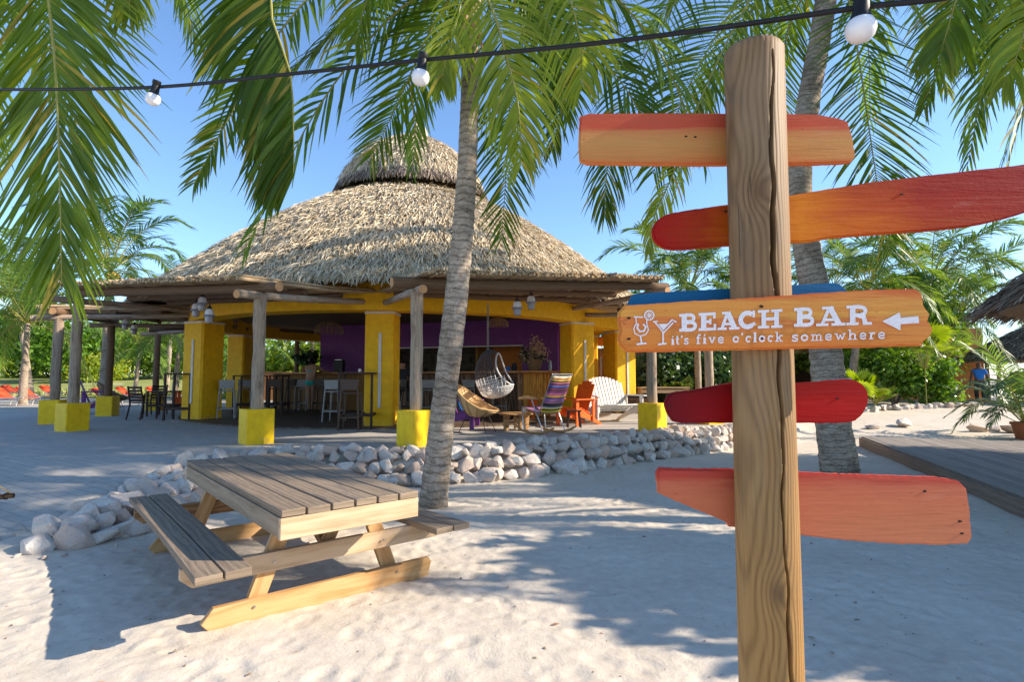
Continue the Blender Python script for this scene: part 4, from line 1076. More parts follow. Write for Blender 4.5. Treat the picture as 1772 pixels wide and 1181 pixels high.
def board(outline, Y, th, m, label, jag=.0006, step=.010, seed=0, rnd_=False):
    """outline in photo pixels -> real board standing at depth Y, rough sawn edge"""
    rg = random.Random(seed); pts = [P(x, y, Y) for x, y in outline]; poly = []
    if rnd_:
        q = pts[-2:] + pts + pts[:2]; C = catmull(q, (len(q) - 1) * 6); pts = C[12:12 + 6 * len(outline)]
    for i in range(len(pts)):
        a, b = pts[i], pts[(i + 1) % len(pts)]; L = (b - a).length; n = max(1, int(L / step))
        for k in range(n):
            q = a.lerp(b, k / n); poly.append((q.x + rg.uniform(-jag, jag), q.z + rg.uniform(-jag, jag)))
    cx = sum(p[0] for p in poly) / len(poly); cz = sum(p[1] for p in poly) / len(poly)
    bm = bmesh.new(); vs = [bm.verts.new((x - cx, -th / 2, z - cz)) for x, z in poly]; f = bm.faces.new(vs)
    e = bmesh.ops.extrude_face_region(bm, geom=[f]); bmesh.ops.translate(bm, vec=(0, th, 0), verts=[v for v in e['geom'] if isinstance(v, bmesh.types.BMVert)])
    bmesh.ops.recalc_face_normals(bm, faces=bm.faces)
    ed = [x for x in bm.edges if abs(x.verts[0].co.y - x.verts[1].co.y) < 1e-5]
    bmesh.ops.bevel(bm, geom=ed, offset=.0045, segments=2, affect='EDGES', clamp_overlap=True)
    me = bpy.data.meshes.new('board'); bm.to_mesh(me); bm.free(); me.materials.append(m)
    me.polygons.foreach_set('use_smooth', [True] * len(me.polygons)); me.set_sharp_from_angle(angle=R(50))
    o = link('board', me, post_root, (cx - pb0.x, Y - pb0.y, cz), label=label)
    return o
def knots(bo, spots, Yf):
    for x, y, r in spots:
        q = P(x, y, Yf); rgk = random.Random(int(x))
        poly = [(r * math.cos(a) * rgk.uniform(.7, 1.2) * 1.4, r * math.sin(a) * rgk.uniform(.6, 1.1)) for a in np.linspace(0, 6.28, 9)[:-1]]
        part('knot', MB().prism(poly, q + Vector((0, -.0006, 0)), (1, 0, 0), (0, 0, 1), .0012), M['knot'], bo, True)
YB = 1.5 + RP + .013; YFc = 1.5 - RP - .012
rd = lambda *c: c
B1 = board([(1003, 204), (1018, 199), (1140, 198), (1300, 199), (1410, 200), (1448, 207), (1464, 213), (1472, 240), (1477, 272), (1470, 283), (1400, 286), (1200, 287), (1016, 285), (1003, 279), (1001, 245)], YB, .024,
           board_mat('paint_peach_top', [(.0, (.62, .16, .045)), (.15, (.56, .235, .07)), (.45, (.56, .27, .085)), (.62, (.55, .21, .075)), (.72, (.52, .085, .045)), (1, (.50, .10, .05))], .13), 'peach painted board with a red upper edge, highest on the post', seed=1)
B2 = board([(1128, 404), (1134, 386), (1150, 374), (1180, 367), (1262, 355), (1365, 340), (1500, 318), (1650, 300), (1740, 290), (1800, 284), (1822, 296), (1826, 330), (1812, 352), (1772, 369), (1700, 388), (1620, 399), (1500, 408), (1430, 414), (1395, 420), (1340, 421), (1275, 425), (1190, 432), (1155, 432), (1136, 422)], YB, .024,
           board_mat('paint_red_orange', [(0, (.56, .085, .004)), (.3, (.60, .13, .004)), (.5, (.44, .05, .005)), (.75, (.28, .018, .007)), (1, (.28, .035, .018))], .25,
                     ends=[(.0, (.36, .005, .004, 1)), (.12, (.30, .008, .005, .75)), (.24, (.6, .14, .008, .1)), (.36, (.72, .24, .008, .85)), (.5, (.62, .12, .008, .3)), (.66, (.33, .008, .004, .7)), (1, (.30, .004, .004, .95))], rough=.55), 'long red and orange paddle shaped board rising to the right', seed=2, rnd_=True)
B3 = board([(1086, 532), (1092, 516), (1104, 510), (1200, 504), (1300, 499), (1420, 492), (1446, 493), (1462, 506), (1490, 540), (1480, 556), (1110, 570), (1090, 562)], YB, .024,
           board_mat('paint_blue', [(0, (.006, .085, .22)), (.5, (.008, .11, .27)), (1, (.012, .14, .33))], .3), 'blue board mostly hidden behind the beach bar board', seed=3, rnd_=True)
B5 = board([(1150, 702), (1153, 688), (1166, 679), (1200, 675), (1262, 663), (1300, 661), (1380, 663), (1440, 658), (1470, 657), (1490, 667), (1499, 685), (1495, 706), (1484, 722), (1462, 731), (1380, 732), (1250, 732), (1175, 732), (1158, 722)], YB, .024,
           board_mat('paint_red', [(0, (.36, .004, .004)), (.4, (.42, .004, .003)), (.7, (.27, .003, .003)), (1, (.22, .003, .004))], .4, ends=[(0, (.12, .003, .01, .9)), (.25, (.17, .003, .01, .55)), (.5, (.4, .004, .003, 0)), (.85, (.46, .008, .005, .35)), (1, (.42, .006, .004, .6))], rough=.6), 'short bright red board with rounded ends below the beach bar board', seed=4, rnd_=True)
B6 = board([(1135, 817), (1140, 810), (1200, 811), (1280, 812), (1390, 818), (1500, 822), (1620, 826), (1655, 832), (1668, 846), (1673, 880), (1677, 930), (1670, 940), (1620, 942), (1540, 940), (1460, 934), (1385, 926), (1300, 916), (1260, 911), (1256, 904), (1225, 890), (1180, 872), (1138, 853)], YB, .024,
           board_mat('paint_salmon', [(0, (.56, .19, .095)), (.5, (.58, .175, .085)), (.75, (.55, .15, .08)), (.9, (.48, .075, .05)), (1, (.44, .05, .04))], .22, chips=(.40, .09, .045)), 'large salmon pink board with a worn right end, lowest on the post', jag=.0012, seed=5)
B4 = board([(1068, 556), (1070, 541), (1080, 530), (1200, 522), (1310, 516), (1400, 509), (1500, 503), (1580, 501), (1590, 508), (1594, 530), (1604, 545), (1600, 556), (1610, 571), (1604, 583), (1594, 592), (1590, 599), (1500, 602), (1400, 604), (1250, 607), (1120, 610), (1084, 610), (1072, 600), (1068, 586), (1072, 572)], YFc, .024,
           board_mat('paint_orange_yellow', [(0, (.62, .155, .03)), (.12, (.62, .20, .035)), (.35, (.60, .23, .05)), (.48, (.58, .17, .045)), (.58, (.62, .32, .06)), (.66, (.60, .24, .05)), (.8, (.62, .28, .06)), (.92, (.55, .14, .035)), (1, (.45, .10, .03))], .30, sz=60), 'orange and yellow beach bar board with white lettering and an arrow pointing left', jag=.0009, seed=6)
knots(B4, [(1088, 551, .004), (1088, 587, .004), (1317, 531, .0045), (1317, 585, .005), (1487, 541, .002)], YFc - .012)
knots(B2, [(1256, 366, .004), (1560, 336, .0035)], YB - .012); knots(B5, [(1449, 690, .0035), (1159, 703, .003)], YB - .012)
knots(B6, [(1600, 851, .004), (1661, 903, .004), (1664, 924, .004)], YB - .012); knots(B1, [(1187, 236, .003), (1203, 237, .003)], YB - .012)
# --- lettering: slab strokes, each laid a hair above the one before
YL = YFc - .012 - .0012; _n = [0]
def z4(x, y): return (1050 + x * .33860, 480 + y * .33860)
def quadmap(q):
    """unit square (u right, v up) -> photo pixels, q = TL,TR,BL,BR"""
    (x0, y0), (x1, y1), (x2, y2), (x3, y3) = q
    return lambda u, v: ((x2 * (1 - u) + x3 * u) * (1 - v) + (x0 * (1 - u) + x1 * u) * v, (y2 * (1 - u) + y3 * u) * (1 - v) + (y0 * (1 - u) + y1 * u) * v)
def flat(mb, poly):
    _n[0] += 1; y = YL - .00002 * _n[0]
    vs = [P(a, b, y) for a, b in poly]; mb.add(vs, [tuple(range(len(vs)))])
def stroke(mb, pts, w, fm, closed=False, asp=1.0):
    """ribbon of width w (unit space) mitred at the corners"""
    n = len(pts)
    L_, R_ = [], []
    for i in range(n):
        a = pts[i - 1] if (i > 0 or closed) else pts[i]; b = pts[(i + 1) % n] if (i < n - 1 or closed) else pts[i]
        dx, dy = (b[0] - a[0]) * asp, b[1] - a[1]; l = math.hypot(dx, dy) or 1; nx, ny = -dy / l, dx / l
        L_.append(fm(pts[i][0] + nx * w / 2 / asp, pts[i][1] + ny * w / 2)); R_.append(fm(pts[i][0] - nx * w / 2 / asp, pts[i][1] - ny * w / 2))
    _n[0] += 1; y = YL - .00002 * _n[0]
    vs = [P(*q, y) for q in L_] + [P(*q, y) for q in R_]
    fs = [(i, (i + 1) % n, n + (i + 1) % n, n + i) for i in range(n if closed else n - 1)]
    mb.add(vs, fs)
def arc(cx, cy, rx, ry, a0, a1, n=14): return [(cx + rx * math.cos(R(a0 + (a1 - a0) * k / n)), cy + ry * math.sin(R(a0 + (a1 - a0) * k / n))) for k in range(n + 1)]
CAPS = {
 'B': [([(.27, 0), (.27, 1)], .30), ([(0, .08), (.62, .08)], .16), ([(0, .92), (.58, .92)], .16), ([(.3, .92), (.55, .92)] + arc(.58, .73, .20, .185, 90, -90, 8) + [(.3, .545)], .19), ([(.3, .50), (.62, .50)] + arc(.64, .29, .22, .205, 90, -90, 8) + [(.3, .085)], .20)],
 'E': [([(.27, 0), (.27, 1)], .30), ([(0, .08), (.93, .08)], .16), ([(0, .92), (.90, .92)], .16), ([(.27, .5), (.62, .5)], .16), ([(.83, .95), (.83, .66)], .14), ([(.86, .03), (.86, .36)], .14), ([(.62, .66), (.62, .34)], .12)],
 'A': [([(.46, .97), (.20, .08)], .17), ([(.46, .97), (.78, .08)], .29), ([(.28, .32), (.66, .32)], .14), ([(0, .07), (.42, .07)], .14), ([(.52, .07), (1, .07)], .14), ([(.20, .93), (.60, .93)], .14)],
 'C': [(arc(.50, .50, .38, .38, 48, 312, 18), .26), ([(.84, 1.0), (.84, .62)], .13), ([(.60, .14), (.92, .30)], .18)],
 'H': [([(.24, 0), (.24, 1)], .25), ([(.76, 0), (.76, 1)], .25), ([(.2, .5), (.8, .5)], .17), ([(0, .07), (.46, .07)], .14), ([(.54, .07), (1, .07)], .14), ([(0, .93), (.46, .93)], .14), ([(.54, .93), (1, .93)], .14)],
 'R': [([(.25, 0), (.25, 1)], .28), ([(0, .07), (.48, .07)], .14), ([(0, .93), (.5, .93)], .14), ([(.25, .92), (.50, .92)] + arc(.54, .70, .21, .20, 90, -90, 8) + [(.25, .50)], .19), ([(.45, .5), (.68, .40), (.74, .08)], .24), ([(.64, .07), (1, .07)], .14)]}
def word(name, s, spans, top, bot):
    for ch, (a, b) in zip(s, spans):
        ty = lambda x: top[0][1] + (top[1][1] - top[0][1]) * (x - top[0][0]) / (top[1][0] - top[0][0])
        by = lambda x: bot[0][1] + (bot[1][1] - bot[0][1]) * (x - bot[0][0]) / (bot[1][0] - bot[0][0])
        q = [z4(a, ty(a)), z4(b, ty(b)), z4(a, by(a)), z4(b, by(b))]; fm = quadmap(q); mb = MB(); asp = (b - a) / (by(a) - ty(a))
        for pts, w in CAPS[ch]: stroke(mb, pts, w, fm, asp=asp)
        part('letter', mb, M['white_print'], B4, True, smooth=False)
word('beach', 'BEACH', [(370, 466), (469, 566), (566, 678), (673, 766), (772, 898)], ((370, 188), (900, 163)), ((370, 279), (900, 258)))
word('bar', 'BAR', [(957, 1066), (1070, 1220), (1224, 1355)], ((957, 158), (1355, 140)), ((957, 254), (1355, 243)))
LOW = {
 'i': (.45, [([(.5, 0), (.5, .95)], .34), ([(.08, .93), (.5, .93)], .15), ([(0, .06), (1, .06)], .15), ([(.32, 1.32), (.68, 1.32)], .26)]),
 't': (.6, [([(.45, .15), (.45, 1.45)], .26), ([(.05, .95), (.9, .95)], .18), ([(.45, .2), (.62, .06), (.95, .12)], .18)]),
 "'": (.3, [([(.5, 1.5), (.4, 1.1)], .24)]),
 's': (.7, [([(.9, .75), (.82, .9), (.5, .95), (.18, .85), (.15, .66), (.5, .52), (.85, .38), (.85, .15), (.5, .05), (.15, .1), (.08, .3)], .22)]),
 'f': (.6, [([(.4, 0), (.4, 1.15), (.6, 1.42), (.98, 1.36)], .24), ([(.05, .93), (.9, .93)], .17), ([(.08, .06), (.85, .06)], .15)]),
 'v': (.9, [([(.2, .93), (.5, .06)], .20), ([(.82, .93), (.5, .06)], .20), ([(0, .93), (.4, .93)], .15), ([(.62, .93), (1, .93)], .15)]),
 'e': (.8, [([(.15, .5), (.85, .5), (.82, .78), (.5, .94), (.2, .78), (.12, .48), (.22, .18), (.5, .06), (.88, .16)], .21)]),
 'o': (.85, [(arc(.5, .5, .36, .40, 0, 345, 14), .25)]),
 'c': (.75, [(arc(.52, .5, .36, .40, 50, 310, 12), .24), ([(.85, .95), (.85, .66)], .14)]),
 'l': (.45, [([(.5, 0), (.5, 1.5)], .34), ([(.05, 1.45), (.5, 1.45)], .15), ([(0, .06), (1, .06)], .15)]),
 'k': (.95, [([(.25, 0), (.25, 1.5)], .22), ([(0, .06), (.48, .06)], .15), ([(0, 1.45), (.3, 1.45)], .15), ([(.3, .45), (.75, .93)], .18), ([(.45, .6), (.8, .06)], .2), ([(.55, .93), (1, .93)], .14), ([(.6, .06), (1, .06)], .14)]),
 'm': (1.25, [([(.18, 0), (.18, .97)], .17), ([(.2, .75), (.36, .92), (.5, .8), (.5, 0)], .18), ([(.52, .75), (.68, .92), (.84, .8), (.84, 0)], .18), ([(0, .06), (.34, .06)], .14), ([(.38, .06), (.64, .06)], .14), ([(.7, .06), (1, .06)], .14), ([(0, .93), (.2, .93)], .14)]),
 'w': (1.2, [([(.16, .93), (.34, .06)], .17), ([(.5, .8), (.34, .06)], .17), ([(.5, .8), (.68, .06)], .17), ([(.86, .93), (.68, .06)], .17), ([(0, .93), (.3, .93)], .14), ([(.7, .93), (1, .93)], .14)]),
 'h': (.95, [([(.22, 0), (.22, 1.5)], .22), ([(.25, .7), (.5, .93), (.76, .78), (.76, 0)], .22), ([(0, .06), (.46, .06)], .14), ([(.54, .06), (1, .06)], .14), ([(0, 1.45), (.25, 1.45)], .14)]),
 'r': (.7, [([(.3, 0), (.3, .97)], .26), ([(.32, .6), (.55, .9), (.92, .84)], .24), ([(0, .06), (.68, .06)], .15), ([(.0, .93), (.3, .93)], .15)])}
def low_word(s, x0, x1, yb0, yb1, xh):
    tot = sum(LOW[c][0] for c in s) + .22 * (len(s) - 1); sc = (x1 - x0) / tot; x = x0
    for c in s:
        w = LOW[c][0] * sc; by = lambda q: yb0 + (yb1 - yb0) * (q - x0) / (x1 - x0)
        fm = quadmap([z4(x, by(x) - xh), z4(x + w, by(x + w) - xh), z4(x, by(x)), z4(x + w, by(x + w))]); mb = MB()
        for pts, wd in LOW[c][1]: stroke(mb, pts, wd * 1.08, fm, asp=w / xh)
        part('letter', mb, M['white_print'], B4, True, smooth=False); x += w + .22 * sc
low_word("it's", 330, 418, 346, 343, 31); low_word('five', 456, 600, 342, 337, 33); low_word("o'clock", 642, 900, 335, 329, 33); low_word('somewhere', 945, 1424, 329, 314, 34)
ar = MB(); flat(ar, [z4(*q) for q in ((1408, 226), (1497, 180), (1502, 208), (1592, 199), (1597, 234), (1502, 240), (1500, 272))]); part('arrow', ar, M['white_print'], B4, True, smooth=False)
idm = lambda u, v: z4(u, v)
g1 = MB()
for pts, w in (([(138, 203), (186, 205)], 7), ([(148, 208), (152, 235), (138, 262), (144, 288), (170, 301), (199, 293), (213, 270), (204, 236), (205, 210)], 6), ([(160, 238), (156, 260), (168, 278), (190, 275), (200, 255), (186, 240)], 10), ([(172, 300), (178, 336)], 8), ([(152, 343), (203, 338)], 9)):
    stroke(g1, pts, w, idm)
c_ = (217, 195); stroke(g1, arc(c_[0], c_[1], 24, 24, 0, 345, 16), 6, idm, closed=True)
for a in range(0, 180, 36): stroke(g1, [(c_[0] - 20 * math.cos(R(a)), c_[1] - 20 * math.sin(R(a))), (c_[0] + 20 * math.cos(R(a)), c_[1] + 20 * math.sin(R(a)))], 3, idm)
part('cocktail_glass_drawing', g1, M['white_print'], B4, True, smooth=False)
g2 = MB()
for pts, w in (([(238, 226), (250, 234), (290, 284)], 7), ([(290, 284), (340, 232)], 7), ([(236, 228), (262, 226)], 6), ([(308, 246), (334, 218), (356, 230)], 8), ([(288, 282), (288, 340)], 8), ([(262, 344), (305, 339)], 9)): stroke(g2, pts, w, idm)
flat(g2, [z4(*q) for q in ((262, 240), (318, 238), (290, 272))])
part('martini_glass_drawing', g2, M['white_print'], B4, True, smooth=False)

# ------------------------------------------------------------------ string light cable
cabp = [P(-60, 155, 2.75), P(0, 155, 2.65), P(262, 151, 2.35), P(500, 128, 2.12), P(727, 104, 1.92), P(1000, 78, 1.68), P(1250, 47, 1.50), P(1493, 12, 1.33), P(1620, -2, 1.26), P(1900, -48, 1.1)]
cab = thing('string_light_cable', 'black string light cable crossing the top of the view', 'cable', cabp[4])
part('cable', MB().tube(catmull(cabp, 60), .0072, 8), M['cable'], cab, True)
part('cable', MB().tube([p + Vector((0, .0085, .0065)) for p in catmull(cabp, 60)], .0052, 8), M['cable'], cab, True)
def bulb(label, px, py, Y, d, s=1.0):
    q = P(px, py, Y); root = thing('light_bulb', label, 'light bulb', q); d = Vector(d).normalized()
    rot = Vector((0, 0, -1)).rotation_difference(d).to_matrix()
    soc = MB().lathe([(.0, .012), (.017, .012), (.018, -.004), (.0145, -.008), (.0165, -.016), (.0175, -.040), (.021, -.044), (.021, -.050), (0, -.050)], n=18)
    blb = MB().lathe([(.017, -.047), (.025, -.053), (.0305, -.064), (.0315, -.075), (.028, -.087), (.019, -.097), (.008, -.101), (0, -.102)], n=22)
    for nm, mb, m in (('socket', soc, 'cable'), ('bulb', blb, 'bulb')):
        mb.v = [tuple(rot @ (Vector(v) * s)) for v in mb.v]; part(nm, mb, M[m], root, sharp=50)
bulb('small white bulb with grey socket tilting left on the cable, leftmost of the three', 271, 144, 2.33, (-.25, .12, -.85), .95)
bulb('white bulb in a dark socket beside the palm trunk top, middle of the three', 732, 98, 1.90, (-.13, .1, -1), 1.0)
bulb('large nearest white bulb at the top right, above the palm behind the post', 1490, -8, 1.32, (.02, .12, -1), 1.12)

# ------------------------------------------------------------------ picnic table
TX, TY, TA = -1.96, 4.885, .706; L_, W_ = 2.81, .978
tab = thing('picnic_table', 'weathered picnic table with attached plank benches standing on the sand', 'picnic table', (TX, TY, 0), TA)
def tp(name, c, d, m, rot=None, bev=.004, jit=0):
    return part(name, MB().box(c, d, rot), M[m], tab, bevel=bev)
random.seed(8)
pw = W_ / 6
for k in range(6):
    x = -W_ / 2 + pw * (k + .5)
    c = 'grey_plank'
    part('tabletop_plank', MB().box((x, random.uniform(-.004, .004), .737 + random.uniform(-.003, .003)), (pw - .014, L_ + random.uniform(-.01, .01), .045), Matrix.Rotation(random.uniform(-.004, .004), 3, 'Y')), M[c], tab, bevel=.005)
tp('end_board', (0, -L_ / 2 + .022, .645), (W_ - .005, .04, .135), 'pine_pale')
tp('end_board', (0, L_ / 2 - .022, .645), (W_ - .005, .04, .135), 'pine_pale')
tp('side_board', (-W_ / 2 + .024, 0, .648), (.042, L_ - .09, .125), 'pine_grey'); tp('side_board', (W_ / 2 - .024, 0, .648), (.042, L_ - .09, .125), 'pine_grey')
for sx in (-1, 1):
    for j in range(2):
        xc = sx * (.638 + .315 * (.25 + .5 * j)); mb = MB(); n = 10
        # benches sag and bow a little
        pts = [(xc - sx * .02 * math.sin(math.pi * k / n) , -L_ / 2 + L_ * k / n, .437 - .012 * math.sin(math.pi * k / n)) for k in range(n + 1)]
        w = .315 / 2 - .012; vs = []; ou = random.random() * 9
        for (x, y, z) in pts: vs += [(x - w / 2, y, z - .022), (x + w / 2, y, z - .022), (x + w / 2, y, z + .023), (x - w / 2, y, z + .023)]
        fs = []; uv = []
        for k in range(n):
            for i in range(4):
                a, b = k * 4 + i, k * 4 + (i + 1) % 4; fs.append((a, b, b + 4, a + 4)); v0 = i * .3 + ou; uv.append([(pts[k][1], v0), (pts[k][1], v0 + w), (pts[k + 1][1], v0 + w), (pts[k + 1][1], v0)])
        for e, r_ in ((0, True), (n * 4, False)):
            f = [e, e + 3, e + 2, e + 1] if r_ else [e, e + 1, e + 2, e + 3]; fs.append(tuple(f)); uv.append([(0, 0), (0, .04), (.04, .04), (.04, 0)])
        part('bench_plank', mb.add([Vector(v) for v in vs], fs, uv), M['grey_plank'], tab, bevel=.004)
def skid_poly(hl, h): return [(-hl, h * .45), (-hl + .07, h), (hl - .02, h), (hl, h * .78), (hl - .03, 0), (-hl + .06, 0)]
for sy, mleg in ((-1, 'pine'), (1, 'pine')):
    yk = sy * (L_ / 2 - .397)
    part('skid', MB().prism(skid_poly(.83, .15), (0, yk + sy * .012, -.012), (1, 0, 0), (0, 0, 1), .048), M['pine'], tab, bevel=.005)
    part('seat_bearer', MB().prism([(-.95, .125), (.95, .125), (.95, .06), (.88, 0), (-.88, 0), (-.95, .06)], (0, yk, .287), (1, 0, 0), (0, 0, 1), .044), M['pine_pale' if sy < 0 else 'pine_old'], tab, bevel=.004)
    for sx in (-1, 1):
        part('leg', MB().bar((sx * .27, yk - sy * .046, .69), (sx * .52, yk - sy * .046, .03), .115, .045, up=(0, 1, 0)), M['pine'], tab, bevel=.004)
        part('gusset', MB().bar((sx * .16, yk - sy * .092, .68), (sx * .0, yk - sy * .092 , .36), .09, .04, up=(0, 1, 0)) if sx > 0 else MB().box((0, yk - sy * .05, .70), (.70, .044, .07)), M['pine_old'], tab, bevel=.003)
    for bx in (-.52, .52, -.40, .40):
        part('bolt', MB().tube([(bx, yk + sy * .026 + (sy * .012), .09 if abs(bx) > .45 else .35), (bx, yk + sy * .034 + sy * .012, .09 if abs(bx) > .45 else .35)], .009, 8), M['steel'], tab)
for sy in (-1, 1):
    part('centre_brace', MB().bar((0, sy * .25, .68), (0, sy * (L_ / 2 - .44), .36), .085, .044), M['pine_old'], tab, bevel=.003)

# ------------------------------------------------------------------ raised deck on the right
dk = thing('deck', 'raised grey plank deck beside the sand on the right', 'deck', (8.2, 9.0, 0))
e0, e1 = Vector((8.2, 13.3, 0)), Vector((5.35, 5.07, 0)); td = (e1 - e0).normalized(); nd = Vector((-td.y, td.x, 0)); nd = nd if nd.x > 0 else -nd
random.seed(5)
Ld = 11.5
for k in range(44):
    o = e0 + nd * (.02 + .148 * (k + .5)); j = random.uniform(3, 7)
    for a, b in ((0, j), (j + .006, Ld)):
        if k > 26 and a == 0: a = .3
        p, q = o + td * a, o + td * b; z = .205 + random.uniform(-.003, .003)
        part('deck_plank', MB().bar((p.x, p.y, z), (q.x, q.y, z), .140, .03), M['deck'], dk, True, smooth=False)
p, q = e0 - nd * .018, e0 + td * Ld - nd * .018
part('deck_fascia', MB().bar((p.x, p.y, .075), (q.x, q.y, .075), .036, .25), M['deck_edge'], dk, True, bevel=.004)
p, q = e0 - td * .02, e0 + nd * 6.6 - td * .02
part('deck_fascia', MB().bar((p.x, p.y, .085), (q.x, q.y, .085), .036, .22), M['deck_edge'], dk, True, bevel=.004)
for k in range(5):
    p = e0 + td * (.5 + 2.4 * k) + nd * .4; q = p + nd * 6
    part('joist', MB().bar((p.x, p.y, .10), (q.x, q.y, .10), .05, .15), M['deck_edge'], dk, True)

hs = P(24, 858, 6.0); hb = thing('hammock_bar', 'brown hammock spreader bar with a yellow cord lying at the left edge', 'hammock', (hs.x, hs.y, hs.z))
part('spreader', MB().tube([(0, 0, 0), (-.35, -.1, -.03), (-.7, -.2, -.03)], [.026, .028, .026], 10), M['bar_wood'], hb)
for k in range(5): part('cord_wrap', MB().tube([(-.06 - .07 * k + .03 * math.cos(a) * .2, -.02 - .02 * k + .032 * math.cos(a), -.004 - .006 * k + .032 * math.sin(a)) for a in np.linspace(0, 6.283, 11)], .006, 5), M['black'], hb)
part('cord', MB().tube([(-.04, 0, .025), (-.12, .02, .06), (-.25, .04, .11), (-.5, .08, .18)], .007, 6), M['yellow'], hb)
# ------------------------------------------------------------------ furniture builders (front = -Y at rotation 0)
FLR = .45
def at(px, py, z=FLR): g = G(px, py, z); return g.x, g.y
def adirondack(label, x, y, rz, m, w=.56, ns=5, s=1.0, cat='adirondack chair', name='adirondack_chair', group=None, z=FLR):
    t = thing(name, label, cat, (x, y, z), rz, group); hw = w / 2
    def pt(nm, mb, b=.004):
        mb.v = [(a * s, b_ * s, c * s) for a, b_, c in mb.v]; return part(nm, mb, M[m], t, bevel=b)
    for sx in (-1, 1):
        pt('front_leg', MB().box((sx * hw, -.26, .275), (.035, .09, .55)))
        pt('side_rail', MB().prism([(-.30, .22), (-.30, .36), (-.1, .36), (.52, .06), (.60, 0), (.48, 0), (.1, .14)], (sx * (hw - .035), 0, 0), (0, 1, 0), (0, 0, 1), .026))
        pt('arm', MB().prism([(-.06, -.38), (.07, -.38), (.075, -.2), (.045, .32), (-.045, .32), (-.055, -.1)], (sx * (hw + .02), 0, .565), (1, 0, 0), (0, 1, 0), .024))
        pt('rear_post', MB().bar((sx * (hw + .0), .27, .10), (sx * (hw + .0), .27, .555), .03, .07))
    for k in range(6):
        yy = -.29 + k * .088; zz = .375 - max(0, (yy + .1)) * .42
        pt('seat_slat', MB().box((0, yy, zz), (w - .03, .072, .02), Matrix.Rotation(-.08 if k < 3 else -.38, 3, 'X')), .003)
    sw = (w * 1.0) / ns
    for k in range(ns):
        u = (k + .5) / ns * 2 - 1; h = .80 - .13 * u * u * (1 if ns < 8 else 1.3)
        a = Vector((u * (hw - sw / 2) * .92, .12, .22)); d = Vector((u * .05, .36, .93)).normalized()
        pt('back_slat', MB().bar(a, a + d * h, sw * (.84 if ns < 8 else .70), .018, up=(0, 1, 0)), .005)
    pt('back_brace', MB().bar((-hw - .01, .29, .545), (hw + .01, .29, .545), .03, .06)); pt('back_brace', MB().bar((-hw + .03, .16, .26), (hw - .03, .16, .26), .03, .07))
    return t
def stool(label, x, y, rz, m, h=.80, s=1.0, group=None, z=FLR + .02):
    t = thing('bar_stool', label, 'bar stool', (x, y, z), rz, group); k = s
    def pt(nm, mb, b=.004): return part(nm, mb, M[m], t, bevel=b)
    for sx in (-1, 1):
        pt('leg', MB().bar((sx * .215 * k, -.20 * k, 0), (sx * .165 * k, -.165 * k, h), .032, .032))
        pt('leg', MB().bar((sx * .215 * k, .23 * k, 0), (sx * .17 * k, .165 * k, h + .16), .032, .034))
        pt('side_rung', MB().bar((sx * .20 * k, -.19 * k, .30), (sx * .20 * k, .21 * k, .30), .024, .03))
    pt('front_rung', MB().bar((-.20 * k, -.19 * k, .28), (.20 * k, -.19 * k, .28), .024, .03))
    pt('back_rung', MB().bar((-.20 * k, .21 * k, .28), (.20 * k, .21 * k, .28), .024, .03))
    pt('seat', MB().box((0, -.01, h), (.38 * k, .36 * k, .035)), .012)
    pt('backrest', MB().prism([(-.205 * k, .30), (.205 * k, .30), (.175 * k, .06), (-.175 * k, .06)], (0, .185 * k, h), (1, 0, 0), (0, 0, 1), .03), .01)
    return t
def copy_stool(src, label, px, py, rz, z=FLR + .02, s=None):
    x, y = at(px, py, z); c = copy_tree(src, (x, y, z), rz, label)
    if s: c.scale = (s, s, s)
    return c
def high_table(label, x, y, rz, w=.72, d=.62, h=1.25, m='dark_wood', z=FLR):
    t = thing('high_table', label, 'high table', (x, y, z), rz)
    part('tabletop', MB().box((0, 0, h), (w, d, .04)), M[m], t, bevel=.005)
    for sx in (-1, 1):
        for sy in (-1, 1): part('leg', MB().box((sx * (w / 2 - .03), sy * (d / 2 - .03), h / 2 - .01), (.05, .05, h - .022)), M[m], t, bevel=.004)
        part('rail', MB().box((sx * (w / 2 - .03), 0, .32), (.035, d - .11, .07)), M[m], t, bevel=.003)
    for sy in (-1, 1): part('rail', MB().box((0, sy * (d / 2 - .03), .32), (w - .11, .035, .07)), M[m], t, bevel=.003)
    return t
def slat_chair(label, x, y, rz, m='dark_wood', z=FLR, arms=True):
    t = thing('dining_chair', label, 'chair', (x, y, z), rz)
    for sx in (-1, 1):
        part('leg', MB().bar((sx * .24, -.24, 0), (sx * .23, -.22, .64 if arms else .44), .035, .035), M[m], t)
        part('leg', MB().bar((sx * .23, .30, 0), (sx * .22, .20, .44), .035, .035), M[m], t)
        part('back_post', MB().bar((sx * .22, .20, .44), (sx * .21, .30, .92), .03, .035), M[m], t)
        if arms: part('arm', MB().bar((sx * .235, -.25, .655), (sx * .225, .26, .66), .045, .022), M[m], t)
    for k in range(5): part('seat_slat', MB().box((0, -.2 + k * .098, .45), (.46, .082, .018)), M[m], t)
    for k in range(5): part('back_slat', MB().box((0, .215 + .019 * k, .53 + k * .088), (.42, .016, .058), Matrix.Rotation(-.2, 3, 'X')), M[m], t)
    return t
